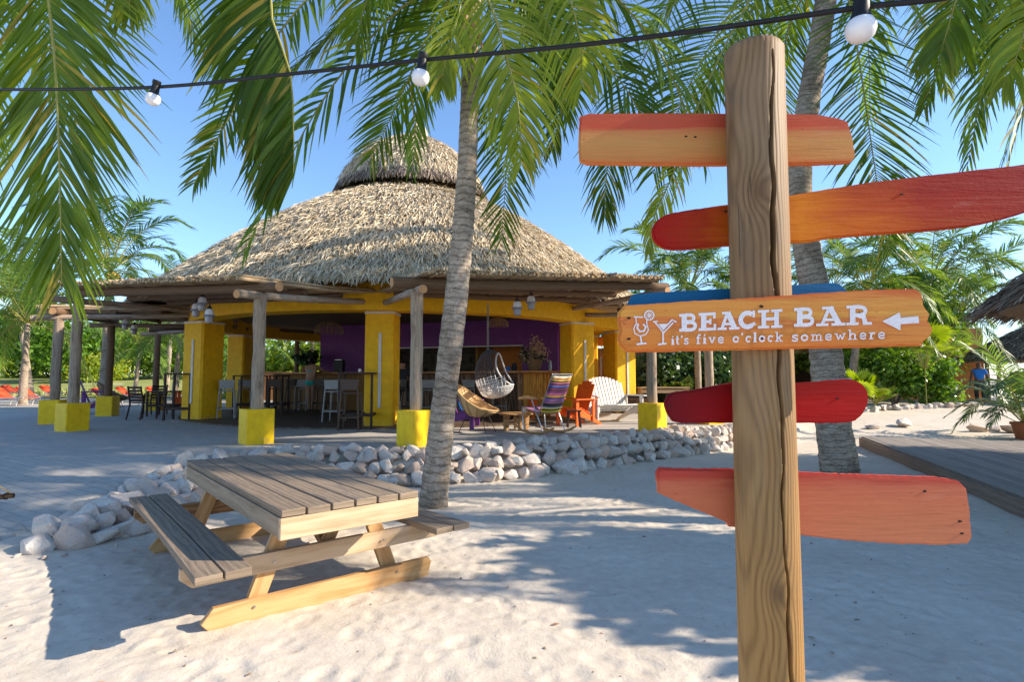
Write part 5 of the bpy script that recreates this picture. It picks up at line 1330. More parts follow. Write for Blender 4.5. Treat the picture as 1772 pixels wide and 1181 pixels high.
def scoop_chair(label, x, y, rz, m='rattan', s=1.0, z=FLR, ribs=13):
    """bucket chair: high rounded back that sweeps down into a long front lip, four thin splayed rods"""
    t = thing('rattan_chair', label, 'rattan chair', (x, y, z), rz)
    def sh(u, v):   # u -1..1 across the rim (from lip round the back), v 0 rim .. 1 seat centre
        a = u * 2.6; bx, by = math.sin(a), math.cos(a)          # a=0 back
        rx, ry = .36, .40 if by > 0 else .44
        hz = .33 + .50 * max(0, (by + 1) / 2) ** 1.5 + (.02 if by < -.6 else 0)
        k = 1 - v
        px_, py_ = bx * rx * (k ** .55), by * ry * (k ** .55) + .02
        return Vector((px_, py_, .29 + (hz - .29 + .06) * (k ** 1.6))) * s
    NU, NV = 40, 9; vs = [sh(-1.2083 + 2.4166 * i / NU, j / NV * .985) for j in range(NV + 1) for i in range(NU + 1)]
    fs = [(j * (NU + 1) + i, j * (NU + 1) + i + 1, (j + 1) * (NU + 1) + i + 1, (j + 1) * (NU + 1) + i) for j in range(NV) for i in range(NU)]
    o = part('woven_shell', MB().add(vs, fs), M[m], t, sharp=80); md = o.modifiers.new('t', 'SOLIDIFY'); md.thickness = .012
    rim = [sh(-1.2083 + 2.4166 * i / 36, 0) for i in range(37)]
    part('rim', MB().tube(rim, .017 * s, 7), M[m], t); part('rim', MB().tube([p * 1.0 + Vector((0, 0, -.035)) - Vector((p.x, p.y, 0)) * .03 for p in rim], .010 * s, 6), M[m], t)
    for k in range(ribs):
        u = -1.1 + 2.2 * k / (ribs - 1); q = MB().tube([sh(u, v) + Vector((sh(u, v).x * .03, sh(u, v).y * .03, -.008)) for v in (0, .15, .35, .6, .85)], .006 * s, 5); part('rib', q, M[m + '_dk' if m == 'rattan' else m], t)
    for sx in (-1, 1):
        for sy in (-1, 1): part('leg', MB().tube([(sx * .16 * s, sy * .15 * s, .33 * s), (sx * .27 * s, sy * .27 * s, 0)], .008, 6), M['black'], t)
    part('leg_ring', MB().tube([(.20 * s * math.cos(a), .20 * s * math.sin(a), .27 * s) for a in np.linspace(0, 6.283, 17)], .007, 5), M['black'], t)
    return t

# --- left seating
x, y = at(166, 716); adirondack('violet adirondack chair between the left pergola posts', x, y, R(124), 'purple_paint', s=1.25)
x, y = at(195, 712); scoop_chair('brown round rattan chair beside the violet adirondack chair at the far left', x, y, R(118), 'rattan_dk', 1.15)
x, y = at(246, 726); slat_chair('dark slatted armchair on the shaded left terrace, nearest of the two', x, y, R(168), z=FLR)
x, y = at(268, 717); slat_chair('dark slatted chair turned sideways behind the nearer dark armchair', x, y, R(235), z=FLR)
x, y = at(286, 720); t_ = high_table('low dark side table beside the slatted armchairs', x, y, R(5), .8, .7, .74)
x, y = at(313, 727); high_table('tall dark bar table left of the left yellow pillar', x, y, R(8), .70, .62, 1.26)
x, y = at(322, 709); adirondack('orange adirondack chair half hidden by the tall dark bar table', x, y, R(-70), 'orange_paint', s=1.15)
# --- middle
x, y = at(618, 742); high_table('tall dark bar table standing in front of the middle yellow pillar', x, y, R(4), .78, .58, 1.25)
x, y = at(432, 718); high_table('tall dark bar table behind the wooden post in the bar entrance', x, y, R(6), .85, .7, 1.22)
x, y = at(482, 717); high_table('tall dark bar table in the shade right of the entrance post', x, y, R(6), .45, .7, 1.22)
gs = stool('light grey bar stool just right of the left yellow pillar', *at(392, 725, FLR + .02), R(-160), 'stool_grey', .78)
copy_stool(gs, 'light grey bar stool behind the first, half hidden by the entrance post', 422, 714, R(30))
copy_stool(gs, 'light grey bar stool left of the brown one at the middle bar table', 578, 731, R(172))
copy_stool(gs, 'light grey bar stool just right of the middle yellow pillar', 674, 727, R(-140))
copy_stool(gs, 'light grey bar stool left of the palm trunk facing the counter', 741, 722, R(185))
copy_stool(gs, 'light grey bar stool right of the palm trunk behind the rattan chair', 808, 719, R(200))
copy_stool(gs, 'light grey bar stool behind the hanging egg chair', 866, 719, R(175))
copy_stool(gs, 'light grey bar stool at the counter left of the woman', 523, 712, R(180))
bs = stool('dark brown bar stool standing in front of the middle yellow pillar', *at(607, 745, FLR + .02), R(182), 'stool_brown', .80)
copy_stool(bs, 'dark brown bar stool in the shade right of the entrance post', 474, 717, R(200))
copy_stool(bs, 'dark brown bar stool at the counter, leftmost of the row', 507, 712, R(180))
copy_stool(bs, 'dark brown bar stool at the counter right of the woman in turquoise', 555, 713, R(180))
copy_stool(bs, 'dark brown bar stool at the counter next to the middle pillar table', 571, 714, R(178))
copy_stool(bs, 'dark brown bar stool carrying the seated person in dark clothes', 694, 722, R(178))
copy_stool(bs, 'dark brown bar stool between the seated person and the pale post', 711, 721, R(170))
copy_stool(bs, 'dark brown bar stool at the right part of the counter', 838, 719, R(180))
def cup(label, p, r=.028, h=.065, m='ceramic', name='cup', cat='cup'):
    t = thing(name, label, cat, p); part('body', MB().lathe([(r * .8, 0), (r, h), (r * .86, h), (r * .7, .01), (0, .01)], n=14), M[m], t)
    part('handle', MB().tube([(r * .9, 0, h * .8), (r * 1.5, 0, h * .7), (r * 1.5, 0, h * .35), (r * .85, 0, h * .25)], .006, 6), M[m], t); return t
cup('small pale cup on the tall bar table before the middle pillar', P(622, 644, 12.35))
# --- right group
x, y = at(800, 741); adirondack('violet adirondack chair partly hidden behind the palm trunk', x, y, R(82), 'purple_paint', s=1.12)
pillow = thing('cushion', 'blue cushion on the violet chair right of the palm trunk', 'cushion', (x + .0, y, FLR + .55)); part('pad', MB().lathe([(0, -.05), (.15, -.04), (.19, 0), (.15, .04), (0, .05)], n=12), M['blue_cloth'], pillow); pillow.rotation_euler = (R(75), 0, R(70))
x, y = at(826, 749); scoop_chair('tan rattan bucket chair on thin black legs right of the palm trunk', x, y, R(72), 'rattan', 1.12)
x, y = at(893, 745); tb = thing('coffee_table', 'round wooden coffee table with thick tapered legs', 'coffee table', (x, y, FLR))
part('tabletop', MB().lathe([(0, .345), (.38, .345), (.40, .36), (.38, .378), (0, .378)], n=28), M['teak'], tb)
for a in (-150, -70, 25, 95):
    d = Vector((math.cos(R(a)), math.sin(R(a)), 0)); part('leg', MB().prism([(-.05, 0), (.05, 0), (.07, .345), (-.09, .345)], d * .25, d, (0, 0, 1), .05), M['teak'], tb, bevel=.006)
cup('white cup on the round coffee table', (x + .18, y - .02, FLR + .38), .045, .11)
def rocking(label, x, y, rz):
    t = thing('rocking_chair', label, 'rocking chair', (x, y, FLR), rz)
    for sx in (-1, 1):
        a = sx * .27
        part('rocker', MB().tube([(a, -.45, .13), (a, -.3, .05), (a, -.05, .015), (a, .2, .02), (a, .42, .08), (a, .55, .14)], [.02, .024, .026, .026, .024, .018], 8), M['teak'], t)
        part('frame', MB().tube([(a, -.22, .05), (a, -.27, .40), (a * .93, -.30, .47), (a * .9, .15, .36), (a * .88, .50, 1.06)], .011, 7), M['steel'], t)
        part('rear_leg', MB().tube([(a, .28, .06), (a, .10, .40), (a, -.02, .62)], .010, 6), M['steel'], t)
        part('armrest', MB().tube([(a * 1.05, -.34, .62), (a * 1.05, -.1, .645), (a * 1.05, .16, .63)], [.026, .032, .022], 8), M['teak'], t)
    prof = [(-.30, .475), (-.1, .42), (.12, .375), (.20, .42), (.28, .58), (.38, .80), (.49, 1.05)]
    C = catmull([(0, a, b) for a, b in prof], 30); vs = []; fs = []; uv = []; L = 0
    for i, p in enumerate(C):
        if i: L += (p - C[i - 1]).length
        for k in range(7): u = k / 6 * 2 - 1; vs.append((u * .24, p.y + .02 * (1 - u * u), p.z - .018 * (1 - u * u)))
        if i: 
            for k in range(6): a = (i - 1) * 7 + k; fs.append((a, a + 1, a + 8, a + 7)); uv.append([(L0, 0), (L0, 1), (L, 1), (L, 0)])
        L0 = L
    o = part('striped_sling', MB().add([Vector(v) for v in vs], fs, uv), M['stripe'], t, sharp=80); md = o.modifiers.new('t', 'SOLIDIFY'); md.thickness = .012
    part('top_bar', MB().tube([(-.24, .49, 1.06), (.24, .49, 1.06)], .011, 7), M['steel'], t)
    return t
x, y = at(940, 750); rocking('rocking chair with multicoloured striped cord seat beside the coffee table', x, y, R(-140)).scale = (1.15, 1.15, 1.15)
x, y = at(996, 736); adirondack('bright orange adirondack chair behind the striped rocking chair', x, y, R(-48), 'orange_paint', s=1.12)
x, y = at(1060, 731); adirondack('white two seat adirondack bench with fanned slat back before the right pillars', x, y, R(26), 'white_paint', w=1.15, ns=12, s=1.22, cat='adirondack bench', name='adirondack_bench')
x, y = at(993, 740); st = thing('side_table', 'small dark stool table between the striped and the orange chair', 'side table', (x, y, FLR))
part('tabletop', MB().box((0, 0, .38), (.34, .30, .03)), M['dark_wood'], st, bevel=.005)
for sx in (-1, 1):
    for sy in (-1, 1): part('leg', MB().bar((sx * .12, sy * .10, .365), (sx * .15, sy * .13, 0), .035, .035), M['dark_wood'], st)
x, y = at(922, 726); ot = thing('orange_vase', 'tall orange floor vase in front of the orange bar planks', 'vase', (x, y, FLR))
part('body', MB().lathe([(.0, 0), (.10, 0), (.10, .03), (.05, .05), (.05, .12), (.11, .42), (.15, .60), (.12, .60), (.03, .12), (0, .12)], n=18), M['orange_paint'], ot)

# --- hanging egg chair
ec = P(855, 652, 12.3); egg = thing('hanging_egg_chair', 'black and white woven egg chair hanging from a chain under the beam', 'hanging chair', (ec.x, ec.y, ec.z - .62), R(76))
tl = Matrix.Rotation(R(-14), 3, 'X')
def ep(th, ph):     # th from top 0..180, ph azimuth, front = -Y
    v = Vector((math.sin(th) * math.sin(ph) * .40, math.sin(th) * -math.cos(ph) * .42, math.cos(th) * .60))
    if v.z > 0: v.x *= 1 - .25 * (v.z / .6) ** 2; v.y *= 1 - .25 * (v.z / .6) ** 2
    if v.z < -.35: v.z = -.35 - (abs(v.z) - .35) * .5
    return tl @ v + Vector((0, 0, .62))
def open_(th, ph):
    return abs(ph) < R(62) and R(38) < th < R(118)
for zone, nm, m in (((0, 90), 'upper_weave', 'cord_grey'), ((90, 180), 'lower_weave', 'cord_white')):
    mb = MB()
    for th in range(8, 176, 6):
        if not zone[0] <= th < zone[1]: continue
        run = []
        for ph in range(-180, 181, 12):
            if open_(R(th), R(ph)):
                if len(run) > 1: mb.tube(run, .0080, 4, False)
                run = []
            else: run.append(ep(R(th), R(ph)))
        if len(run) > 1: mb.tube(run, .0080, 4, False)
    for ph in range(-180, 180, 12):
        run = []
        for th in range(max(4, zone[0]), min(176, zone[1]) + 1, 6):
            if open_(R(th), R(ph)):
                if len(run) > 1: mb.tube(run, .0085, 4, False)
                run = []
            else: run.append(ep(R(th), R(ph)))
        if len(run) > 1: mb.tube(run, .0085, 4, False)
    part(nm, mb, M[m], egg)
part('opening_rim', MB().tube([ep(R(78 + 40 * math.sin(a)), R(62) * math.cos(a)) for a in np.linspace(0, 6.283, 33)], .016, 7), M['cord_white'], egg)
pts_ = [ep(R(100 + 18), R(-80 + 160 * k / 14)) for k in range(15)]; part('seat_rim', MB().tube(pts_, .013, 6), M['cord_white'], egg)
ct = ep(0, 0); chb = MB(); topz = 3.25 - (ec.z - .62)
n = 30
for k in range(n):
    z_ = ct.z + (topz - ct.z) * (k + .5) / n; l = (topz - ct.z) / n * .62; ring_ = []
    for j in range(9):
        a = 6.283 * j / 8; w_ = .022 * math.cos(a); ring_.append((ct.x + (w_ if k % 2 else 0), ct.y + (0 if k % 2 else w_), z_ + l * math.sin(a)))
    chb.tube(ring_, .009, 4, False)
part('chain', chb, M['steel'], egg, kind='stuff')

# --- lanterns and basket lamps
def lantern(label, px, py, Y, s=1.0, ztop=3.2):
    q = P(px, py, Y); t = thing('hanging_lantern', label, 'lantern', q)
    part('glass', MB().lathe([(.0, -.13), (.06, -.12), (.075, -.06), (.07, 0), (.11, .02), (.115, .03), (.04, .05)], n=16), M['glass_grey'], t)
    part('shade', MB().lathe([(.115, .035), (.085, .05), (.075, .13), (.05, .16), (0, .165)], n=16), M['bulb'], t)
    part('cap', MB().lathe([(.052, .155), (.045, .20), (.02, .22), (.015, .26), (0, .265)], n=12), M['dark_wood'], t)
    part('cord', MB().tube([(0, 0, .26), (0, 0, ztop - q.z)], .005, 5), M['black'], t); t.scale = (s, s, 1); return t
lantern('glass lantern under the left pergola, highest of the three beside the left pillar', 350, 528, 11.6)
lantern('glass lantern under the left pergola, leftmost of the three beside the left pillar', 339, 539, 12.0)
lantern('glass lantern under the left pergola, lowest of the three just over the left pillar', 362, 549, 11.2)
lantern('glass lantern with two glass tiers under the right pergola', 895, 536, 11.3, 1.05)
lantern('white shaded lantern hanging right of the two tier lantern', 919, 526, 11.6, 1.05)
lantern('glass lantern far under the side pergola at the left', 217, 563, 15.8)
lantern('glass lantern far under the side pergola, right of the other far lantern', 232, 572, 16.5)
def basket(label, px, py, Y, r):
    q = P(px, py, Y); t = thing('basket_lamp', label, 'basket lamp', q); mb = MB()
    for k in range(9):
        th = R(12 + k * 11); mb.tube([(r * math.sin(th) * math.cos(a), r * math.sin(th) * math.sin(a), r * .75 * math.cos(th) - .1) for a in np.linspace(0, 6.283, 25)], .007, 4, False)
    for a in range(0, 360, 20): mb.tube([(r * math.sin(R(th)) * math.cos(R(a)), r * math.sin(R(th)) * math.sin(R(a)), r * .75 * math.cos(R(th)) - .1) for th in range(5, 105, 12)], .006, 4, False)
    part('woven_shade', mb, M['rattan_dk'], t); part('cord', MB().tube([(0, 0, r * .65), (0, 0, 3.6 - q.z)], .006, 5), M['black'], t)
basket('large woven basket lamp hanging in the left bay of the bar', 570, 568, 14.6, .36)
basket('woven basket lamp hanging behind the egg chair', 862, 556, 14.2, .26)

# --- things on the bar
q = P(925, 640, 16.6); pl = thing('flower_pot', 'basket of dried flowers standing on the right end of the bar counter', 'flower pot', (q.x, q.y, 1.81))
part('pot', MB().lathe([(.0, 0), (.15, 0), (.20, .12), (.24, .34), (.21, .34), (.14, .05), (0, .05)], n=18), M['rattan_dk'], pl)
mb = MB(); rgp = random.Random(3)
for k in range(26):
    a = rgp.uniform(0, 6.28); r_ = rgp.uniform(.1, .45); h_ = rgp.uniform(.45, .95); mb.tube([(0, 0, .2), (r_ * .4 * math.cos(a), r_ * .4 * math.sin(a), h_ * .6), (r_ * math.cos(a), r_ * math.sin(a), h_)], .004, 4)
part('stems', mb, M['limb'], pl)
leaf_cloud('flowers', pl, [((q.x + .15, q.y, 2.4), (.34, .3, .34)), ((q.x - .2, q.y, 2.25), (.28, .28, .26)), ((q.x + .05, q.y, 2.6), (.22, .2, .3))], 420, .05, 'dried', 3)
leaf_cloud('leaves', pl, [((q.x, q.y, 2.2), (.34, .3, .2)), ((q.x - .3, q.y, 2.3), (.16, .16, .26))], 300, .05, 'bush_d', 4)
q = P(545, 640, 20.3); pl2 = thing('bar_plant', 'dark leafy plant on the counter left of the woman', 'potted plant', (q.x - .35, q.y, 1.81))
part('pot', MB().lathe([(0, 0), (.10, 0), (.14, .22), (.12, .22), (0, .06)], n=14), M['terracotta'], pl2)
leaf_cloud('foliage', pl2, [((q.x - .35, q.y, 2.32), (.45, .4, .30)), ((q.x - .1, q.y, 2.4), (.3, .3, .26))], 700, .08, 'bush_d', 9)
for k, (px_, lab, m, r_, h_) in enumerate(((587, 'dark square appliance box on the counter beside the purple wall', 'black', .13, .42), (880, 'blue tin on the counter left of the dried flowers', 'blue_cloth', .06, .14), (890, 'dark blue jug on the counter beside the blue tin', 'dark_cloth', .08, .24), (952, 'clear glass vase at the right end of the counter', 'glass_grey', .05, .32))):
    Yk = 19.95 if k == 0 else 16.75; q = P(px_, 640, Yk); t = thing(['coffee_machine', 'tin', 'jug', 'vase'][k], lab, ['coffee machine', 'tin', 'jug', 'vase'][k], (q.x, q.y, 1.81))
    if k == 0:
        part('body', MB().box((0, 0, h_ / 2), (.34, .3, h_)), M[m], t, bevel=.02); part('lid', MB().box((0, 0, h_ + .02), (.26, .24, .04)), M['steel'], t, bevel=.01)
    else: part('body', MB().lathe([(0, 0), (r_, 0), (r_ * 1.05, h_ * .5), (r_ * .75, h_ * .85), (r_ * .8, h_), (r_ * .6, h_), (0, h_ * .1)], n=14), M[m], t)

# ------------------------------------------------------------------ people (skinned figures, front = -Y)
def skin_fig(name, J, E, parent, m, root=0, sub=2):
    me = bpy.data.meshes.new(name); me.from_pydata([j[0] for j in J], E, []); me.materials.append(m)
    o = link(name, me, parent); md = o.modifiers.new('skin', 'SKIN'); md.use_smooth_shade = True
    sv = me.skin_vertices[0].data if me.skin_vertices else None
    if sv is None:
        bm = bmesh.new(); bm.from_mesh(me); lay = bm.verts.layers.skin.verify(); bm.to_mesh(me); bm.free(); sv = me.skin_vertices[0].data
    for i, j in enumerate(J):
        r = j[1]; sv[i].radius = r if isinstance(r, tuple) else (r, r); sv[i].use_root = (i == root)
    s = o.modifiers.new('sub', 'SUBSURF'); s.levels = 1; s.render_levels = sub
    return o
def shell(name, parent, lv, m, n=20):
    """close fitting cloth band: levels of (x, y, z, rx, ry)"""
    vs = [(x + rx * math.cos(6.2832 * k / n), y + ry * math.sin(6.2832 * k / n), z) for x, y, z, rx, ry in lv for k in range(n)]
    fs = [(i * n + k, i * n + (k + 1) % n, (i + 1) * n + (k + 1) % n, (i + 1) * n + k) for i in range(len(lv) - 1) for k in range(n)]
    return part(name, MB().add([Vector(v) for v in vs], fs), m, parent, sharp=80)
def person(label, loc, rz, pose, skin, hair, cloth, scale=1.0, hairlong=False):
    """pose: dict of joint -> xyz (metres, standing 1.75 m, origin at the feet)"""
    t = thing('person', label, 'person', loc, rz); t.scale = (scale,) * 3
    p = pose; names = ['pelvis', 'waist', 'chest', 'neck', 'head0', 'head1']; Rr = [(.155, .115), (.125, .095), (.155, .105), (.055, .055), (.078, .088), (.072, .082)]
    J = [(p[n], r) for n, r in zip(names, Rr)]; E = [(i, i + 1) for i in range(5)]
    for sd_ in 'lr':
        b = len(J); J += [(p['sh' + sd_], .065), (p['el' + sd_], .042), (p['wr' + sd_], .028), (p['ha' + sd_], (.038, .018))]; E += [(2, b), (b, b + 1), (b + 1, b + 2), (b + 2, b + 3)]
        b = len(J); J += [(p['hi' + sd_], .095), (p['kn' + sd_], .060), (p['an' + sd_], .038), (p['to' + sd_], (.042, .028))]; E += [(0, b), (b, b + 1), (b + 1, b + 2), (b + 2, b + 3)]
    J = [(j[0], tuple(q_ * 1.2 for q_ in (j[1] if isinstance(j[1], tuple) else (j[1], j[1])))) for j in J]
    skin_fig('body', J, E, t, M[skin])
    for sd_ in 'lr':         # five short finger chains from the palm
        w_, h_ = Vector(p['wr' + sd_]), Vector(p['ha' + sd_]); d = (h_ - w_).normalized(); s_ = d.cross(Vector((0, 1, 0.2))).normalized()
        for k in range(4):
            q_ = h_ + s_ * (k - 1.5) * .018; part('finger', MB().tube([q_ - d * .01, q_ + d * (.05 + .008 * (k in (1, 2))), q_ + d * .075 + Vector((0, .012, -.006))], [.009, .008, .006], 6), M[skin], t)
        q_ = h_ - d * .03 + s_ * .035; part('thumb', MB().tube([q_ - s_ * .01, q_ + s_ * .018 + d * .025, q_ + s_ * .016 + d * .05], [.011, .010, .007], 6), M[skin], t)
    h0, h1 = Vector(p['head0']), Vector(p['head1']); hc = (h0 + h1) / 2; f = Vector(p.get('face', (0, -1, 0))).normalized(); sx = f.cross(Vector((0, 0, 1))).normalized()
    part('nose', MB().tube([hc + f * .085 + Vector((0, 0, .02)), hc + f * .108 + Vector((0, 0, -.015))], [.008, .014], 6), M[skin], t)
    part('mouth', MB().tube([hc + f * .088 - sx * .02 + Vector((0, 0, -.045)), hc + f * .092 + Vector((0, 0, -.047)), hc + f * .088 + sx * .02 + Vector((0, 0, -.045))], .005, 5), M['terracotta'], t)
    for e in (-1, 1):
        part('eye', MB().tube([hc + f * .082 + sx * .03 * e + Vector((0, 0, .022)), hc + f * .09 + sx * .03 * e + Vector((0, 0, .022))], .009, 7), M['black'], t)
        part('ear', MB().tube([hc + sx * .082 * e + Vector((0, 0, .02)), hc + sx * .088 * e + Vector((0, 0, -.02))], .014, 6), M[skin], t)
    hr = [(tuple(h0 + Vector((0, 0, .045)) - f * .018), .088), (tuple(h1 + Vector((0, 0, .02)) - f * .012), .082)]; he = [(0, 1)]
    if hairlong: hr += [(tuple(h0 - f * .06 - Vector((0, 0, .04))), .07), (tuple(h0 - f * .09 - Vector((0, 0, .18))), .055)]; he += [(0, 2), (2, 3)]
    skin_fig('hair', hr, he, t, M[hair])
    for nm, idx, rad, m in cloth:
        JJ = [(tuple(Vector(p[i]) if isinstance(i, str) else Vector(i)), r) for i, r in zip(idx[0], rad)]; skin_fig(nm, JJ, idx[1], t, M[m])
    return t
stand = dict(pelvis=(0, 0, .93), waist=(0, 0, 1.10), chest=(0, .01, 1.33), neck=(0, .01, 1.50), head0=(0, -.01, 1.60), head1=(0, -.005, 1.69),
             shl=(.18, .01, 1.40), ell=(.24, .02, 1.12), wrl=(.25, -.06, .88), hal=(.25, -.08, .80), shr=(-.18, .01, 1.40), elr=(-.24, .02, 1.12), wrr=(-.25, -.06, .88), har=(-.25, -.08, .80),
             hil=(.09, 0, .86), knl=(.10, -.01, .48), anl=(.10, .02, .08), tol=(.11, -.13, .03), hir=(-.09, 0, .86), knr=(-.10, -.01, .48), anr=(-.10, .02, .08), tor=(-.11, -.13, .03))
# woman at the counter: seen from behind, leaning in, right arm forward to the right
w = dict(stand); w.update(waist=(0, -.02, 1.11), chest=(.02, -.08, 1.33), neck=(.04, -.13, 1.49), head0=(.07, -.18, 1.57), head1=(.09, -.20, 1.66), shl=(.19, -.10, 1.39), ell=(.10, -.32, 1.22), wrl=(-.05, -.42, 1.24), hal=(-.12, -.45, 1.25),
                          shr=(-.15, -.08, 1.39), elr=(-.32, -.26, 1.27), wrr=(-.45, -.42, 1.25), har=(-.52, -.46, 1.25), knl=(.06, .02, .48), anl=(.03, .05, .09), tol=(.03, -.10, .03), knr=(-.07, -.03, .48), anr=(-.05, .02, .09), tor=(-.06, -.13, .03), face=(.2, -1, -.2))
x, y = at(537, 712, .485)
wom = person('woman with dark hair in a turquoise bikini leaning on the bar counter', (x, y, .485), R(176), w, 'skin', 'hair',
       [], 1.06, True)
shell('bikini_bottom', wom, [(0, 0, .80, .085, .09), (0, 0, .84, .165, .125), (0, 0, .90, .19, .145), (0, -.005, .965, .182, .135)], M['turq'])
shell('bikini_top', wom, [(.02, -.075, 1.27, .172, .125), (.02, -.078, 1.31, .176, .128)], M['turq'])
# man walking in a blue shirt on the far path
mn = dict(stand); mn.update(knl=(.10, -.10, .50), anl=(.10, -.02, .10), tol=(.11, -.16, .04), knr=(-.10, .02, .48), anr=(-.10, .16, .12), tor=(-.10, .06, .03), ell=(.27, .06, 1.13), wrl=(.30, -.06, .92), hal=(.30, -.09, .84), elr=(-.27, .0, 1.13), wrr=(-.31, -.14, .95), har=(-.31, -.18, .88))
gp = P(1697, 697, 24.0)
person('man in a bright blue short sleeved shirt walking on the far right path', (gp.x, gp.y, gz(gp.x, gp.y)), R(150), mn, 'skin_dk', 'hair',
       [('shirt', (['pelvis', 'waist', 'chest', (0, .01, 1.45), 'shl', (.225, .015, 1.22), 'shr', (-.225, .015, 1.22)], [(0, 1), (1, 2), (2, 3), (2, 4), (4, 5), (2, 6), (6, 7)]), [(.17, .13), (.165, .13), (.185, .135), (.09, .08), .085, .075, .085, .075], 'blue_cloth'),
        ('trousers', ([(0, 0, .90), 'hil', 'knl', (.10, -.02, .16), 'hir', 'knr', (-.10, .13, .18)], [(0, 1), (1, 2), (2, 3), (0, 4), (4, 5), (5, 6)]), [(.16, .12), .11, .082, .07, .11, .082, .07], 'dark_cloth')], 1.03)
sit = dict(stand); sit.update(pelvis=(0, .04, .90), waist=(0, .05, 1.06), chest=(0, 0, 1.28), neck=(0, -.05, 1.43), head0=(0, -.09, 1.51), head1=(0, -.11, 1.60), hil=(.09, 0, .90), knl=(.14, -.40, .86), anl=(.14, -.34, .42), tol=(.14, -.46, .36), hir=(-.09, 0, .90), knr=(-.14, -.40, .86), anr=(-.14, -.34, .42), tor=(-.14, -.46, .36),
                              shl=(.18, -.01, 1.33), ell=(.24, -.16, 1.14), wrl=(.12, -.38, 1.20), hal=(.06, -.43, 1.21), shr=(-.18, -.01, 1.33), elr=(-.26, -.12, 1.14), wrr=(-.18, -.36, 1.20), har=(-.12, -.43, 1.21))
x, y = at(694, 722, FLR + .02)
person('person in dark clothes sitting on a stool at the counter right of the middle pillar', (x, y, FLR), R(178), sit, 'skin', 'hair',
       [('shirt', (['pelvis', 'waist', 'chest', (0, -.02, 1.39), 'shl', 'ell', 'shr', 'elr'], [(0, 1), (1, 2), (2, 3), (2, 4), (4, 5), (2, 6), (6, 7)]), [(.17, .13), (.16, .12), (.18, .13), (.09, .08), .085, .07, .085, .07], 'dark_cloth'),
        ('trousers', (['pelvis', 'hil', 'knl', 'anl', 'hir', 'knr', 'anr'], [(0, 1), (1, 2), (2, 3), (0, 4), (4, 5), (5, 6)]), [(.165, .13), .11, .08, .06, .11, .08, .06], 'dark_cloth')])

# ------------------------------------------------------------------ sun loungers, far left
def lounger(label, x, y, rz, group='red sun loungers on the sand at the far left'):
    z = gz(x, y); t = thing('sun_lounger', label, 'sun lounger', (x, y, z), rz, group)
    C = catmull([(0, -.95, .34), (0, -.2, .32), (0, .35, .33), (0, .95, .72)], 12); vs = []; fs = []
    for p in C: vs += [(-.32, p.y, p.z), (.32, p.y, p.z)]
    for k in range(12): fs.append((2 * k, 2 * k + 1, 2 * k + 3, 2 * k + 2))
    o = part('sling', MB().add([Vector(v) for v in vs], fs), M['red_fabric'], t, sharp=80); md = o.modifiers.new('t', 'SOLIDIFY'); md.thickness = .03
    for sx in (-1, 1):
        part('side_rail', MB().tube([(sx * .34, p.y, p.z) for p in C[:10]], .018, 6), M['white_paint'], t)
        for yy in (-.7, .45): part('leg', MB().tube([(sx * .33, yy, .32), (sx * .33, yy + .12, 0)], .018, 6), M['white_paint'], t)
    part('head_pillow', MB().box((0, .84, .70), (.46, .20, .06), Matrix.Rotation(R(33), 3, 'X')), M['red_fabric'], t, bevel=.02); return t
L0 = lounger('red sun lounger at the left edge of the view', *at(22, 702)[:2], R(80))
for k, (px_, py_, lab) in enumerate(((62, 697, 'red sun lounger with raised back beside the leaning palm trunk'), (98, 690, 'red sun lounger behind the paired pergola poles'), (30, 689, 'red sun lounger in the second row near the left edge'), (205, 704, 'red sun lounger seen behind the brown rattan chair'), (240, 697, 'red sun lounger seen behind the dark slatted chairs'), (292, 697, 'red sun lounger seen behind the tall left bar table'))):
    x, y = at(px_, py_); c = copy_tree(L0, (x, y, gz(x, y)), R(80 if k < 3 else 95), lab)

# ------------------------------------------------------------------ thatched huts on the right
def hut(label, c, r, ze, za, n, legs=5, seed=0, posts=True, m='thatch_g', name='thatched_hut'):
    t = thing(name, label, 'thatched hut', c); cc = Vector((c[0], c[1], 0)); pr = [(r, ze), (r * .66, ze + (za - ze) * .36), (r * .33, ze + (za - ze) * .70), (.12, za)]
    ro = part('roof', cone_body(pr, cc, n=40), M['thatch_in'], t, True)
    thatch('thatch', pr, cc, n, M[m], ro, .3, .65, seed=seed, wmin=.015, wmax=.035, front=.6)
    thatch('eave_fringe', [(r + .08, ze - .10), (r - .25, ze + .12)], cc, n // 6, M[m], ro, .3, .6, seed=seed + 1, front=.6)
    if posts:
        for k in range(legs):
            a = 6.283 * k / legs + .4; x, y = c[0] + (r - .7) * math.cos(a) * (legs > 1), c[1] + (r - .7) * math.sin(a) * (legs > 1); part('post', MB().tube([(x, y, c[2] - .1), (x, y, ze + .3)], .09, 10), M['log'], t, True)
    return t
hut('grey thatched hut roof jutting in at the right edge above the deck', (11.35, 7.9, .22), 3.35, 2.98, 5.8, 15000, 1, 61, posts=False)
qh = P(1772, 640, 26); hut('low grey thatched roof beside the peach wall at the far right', (qh.x + 1.2, qh.y, .5), 3.2, 2.6, 4.4, 9000, 5, 63)

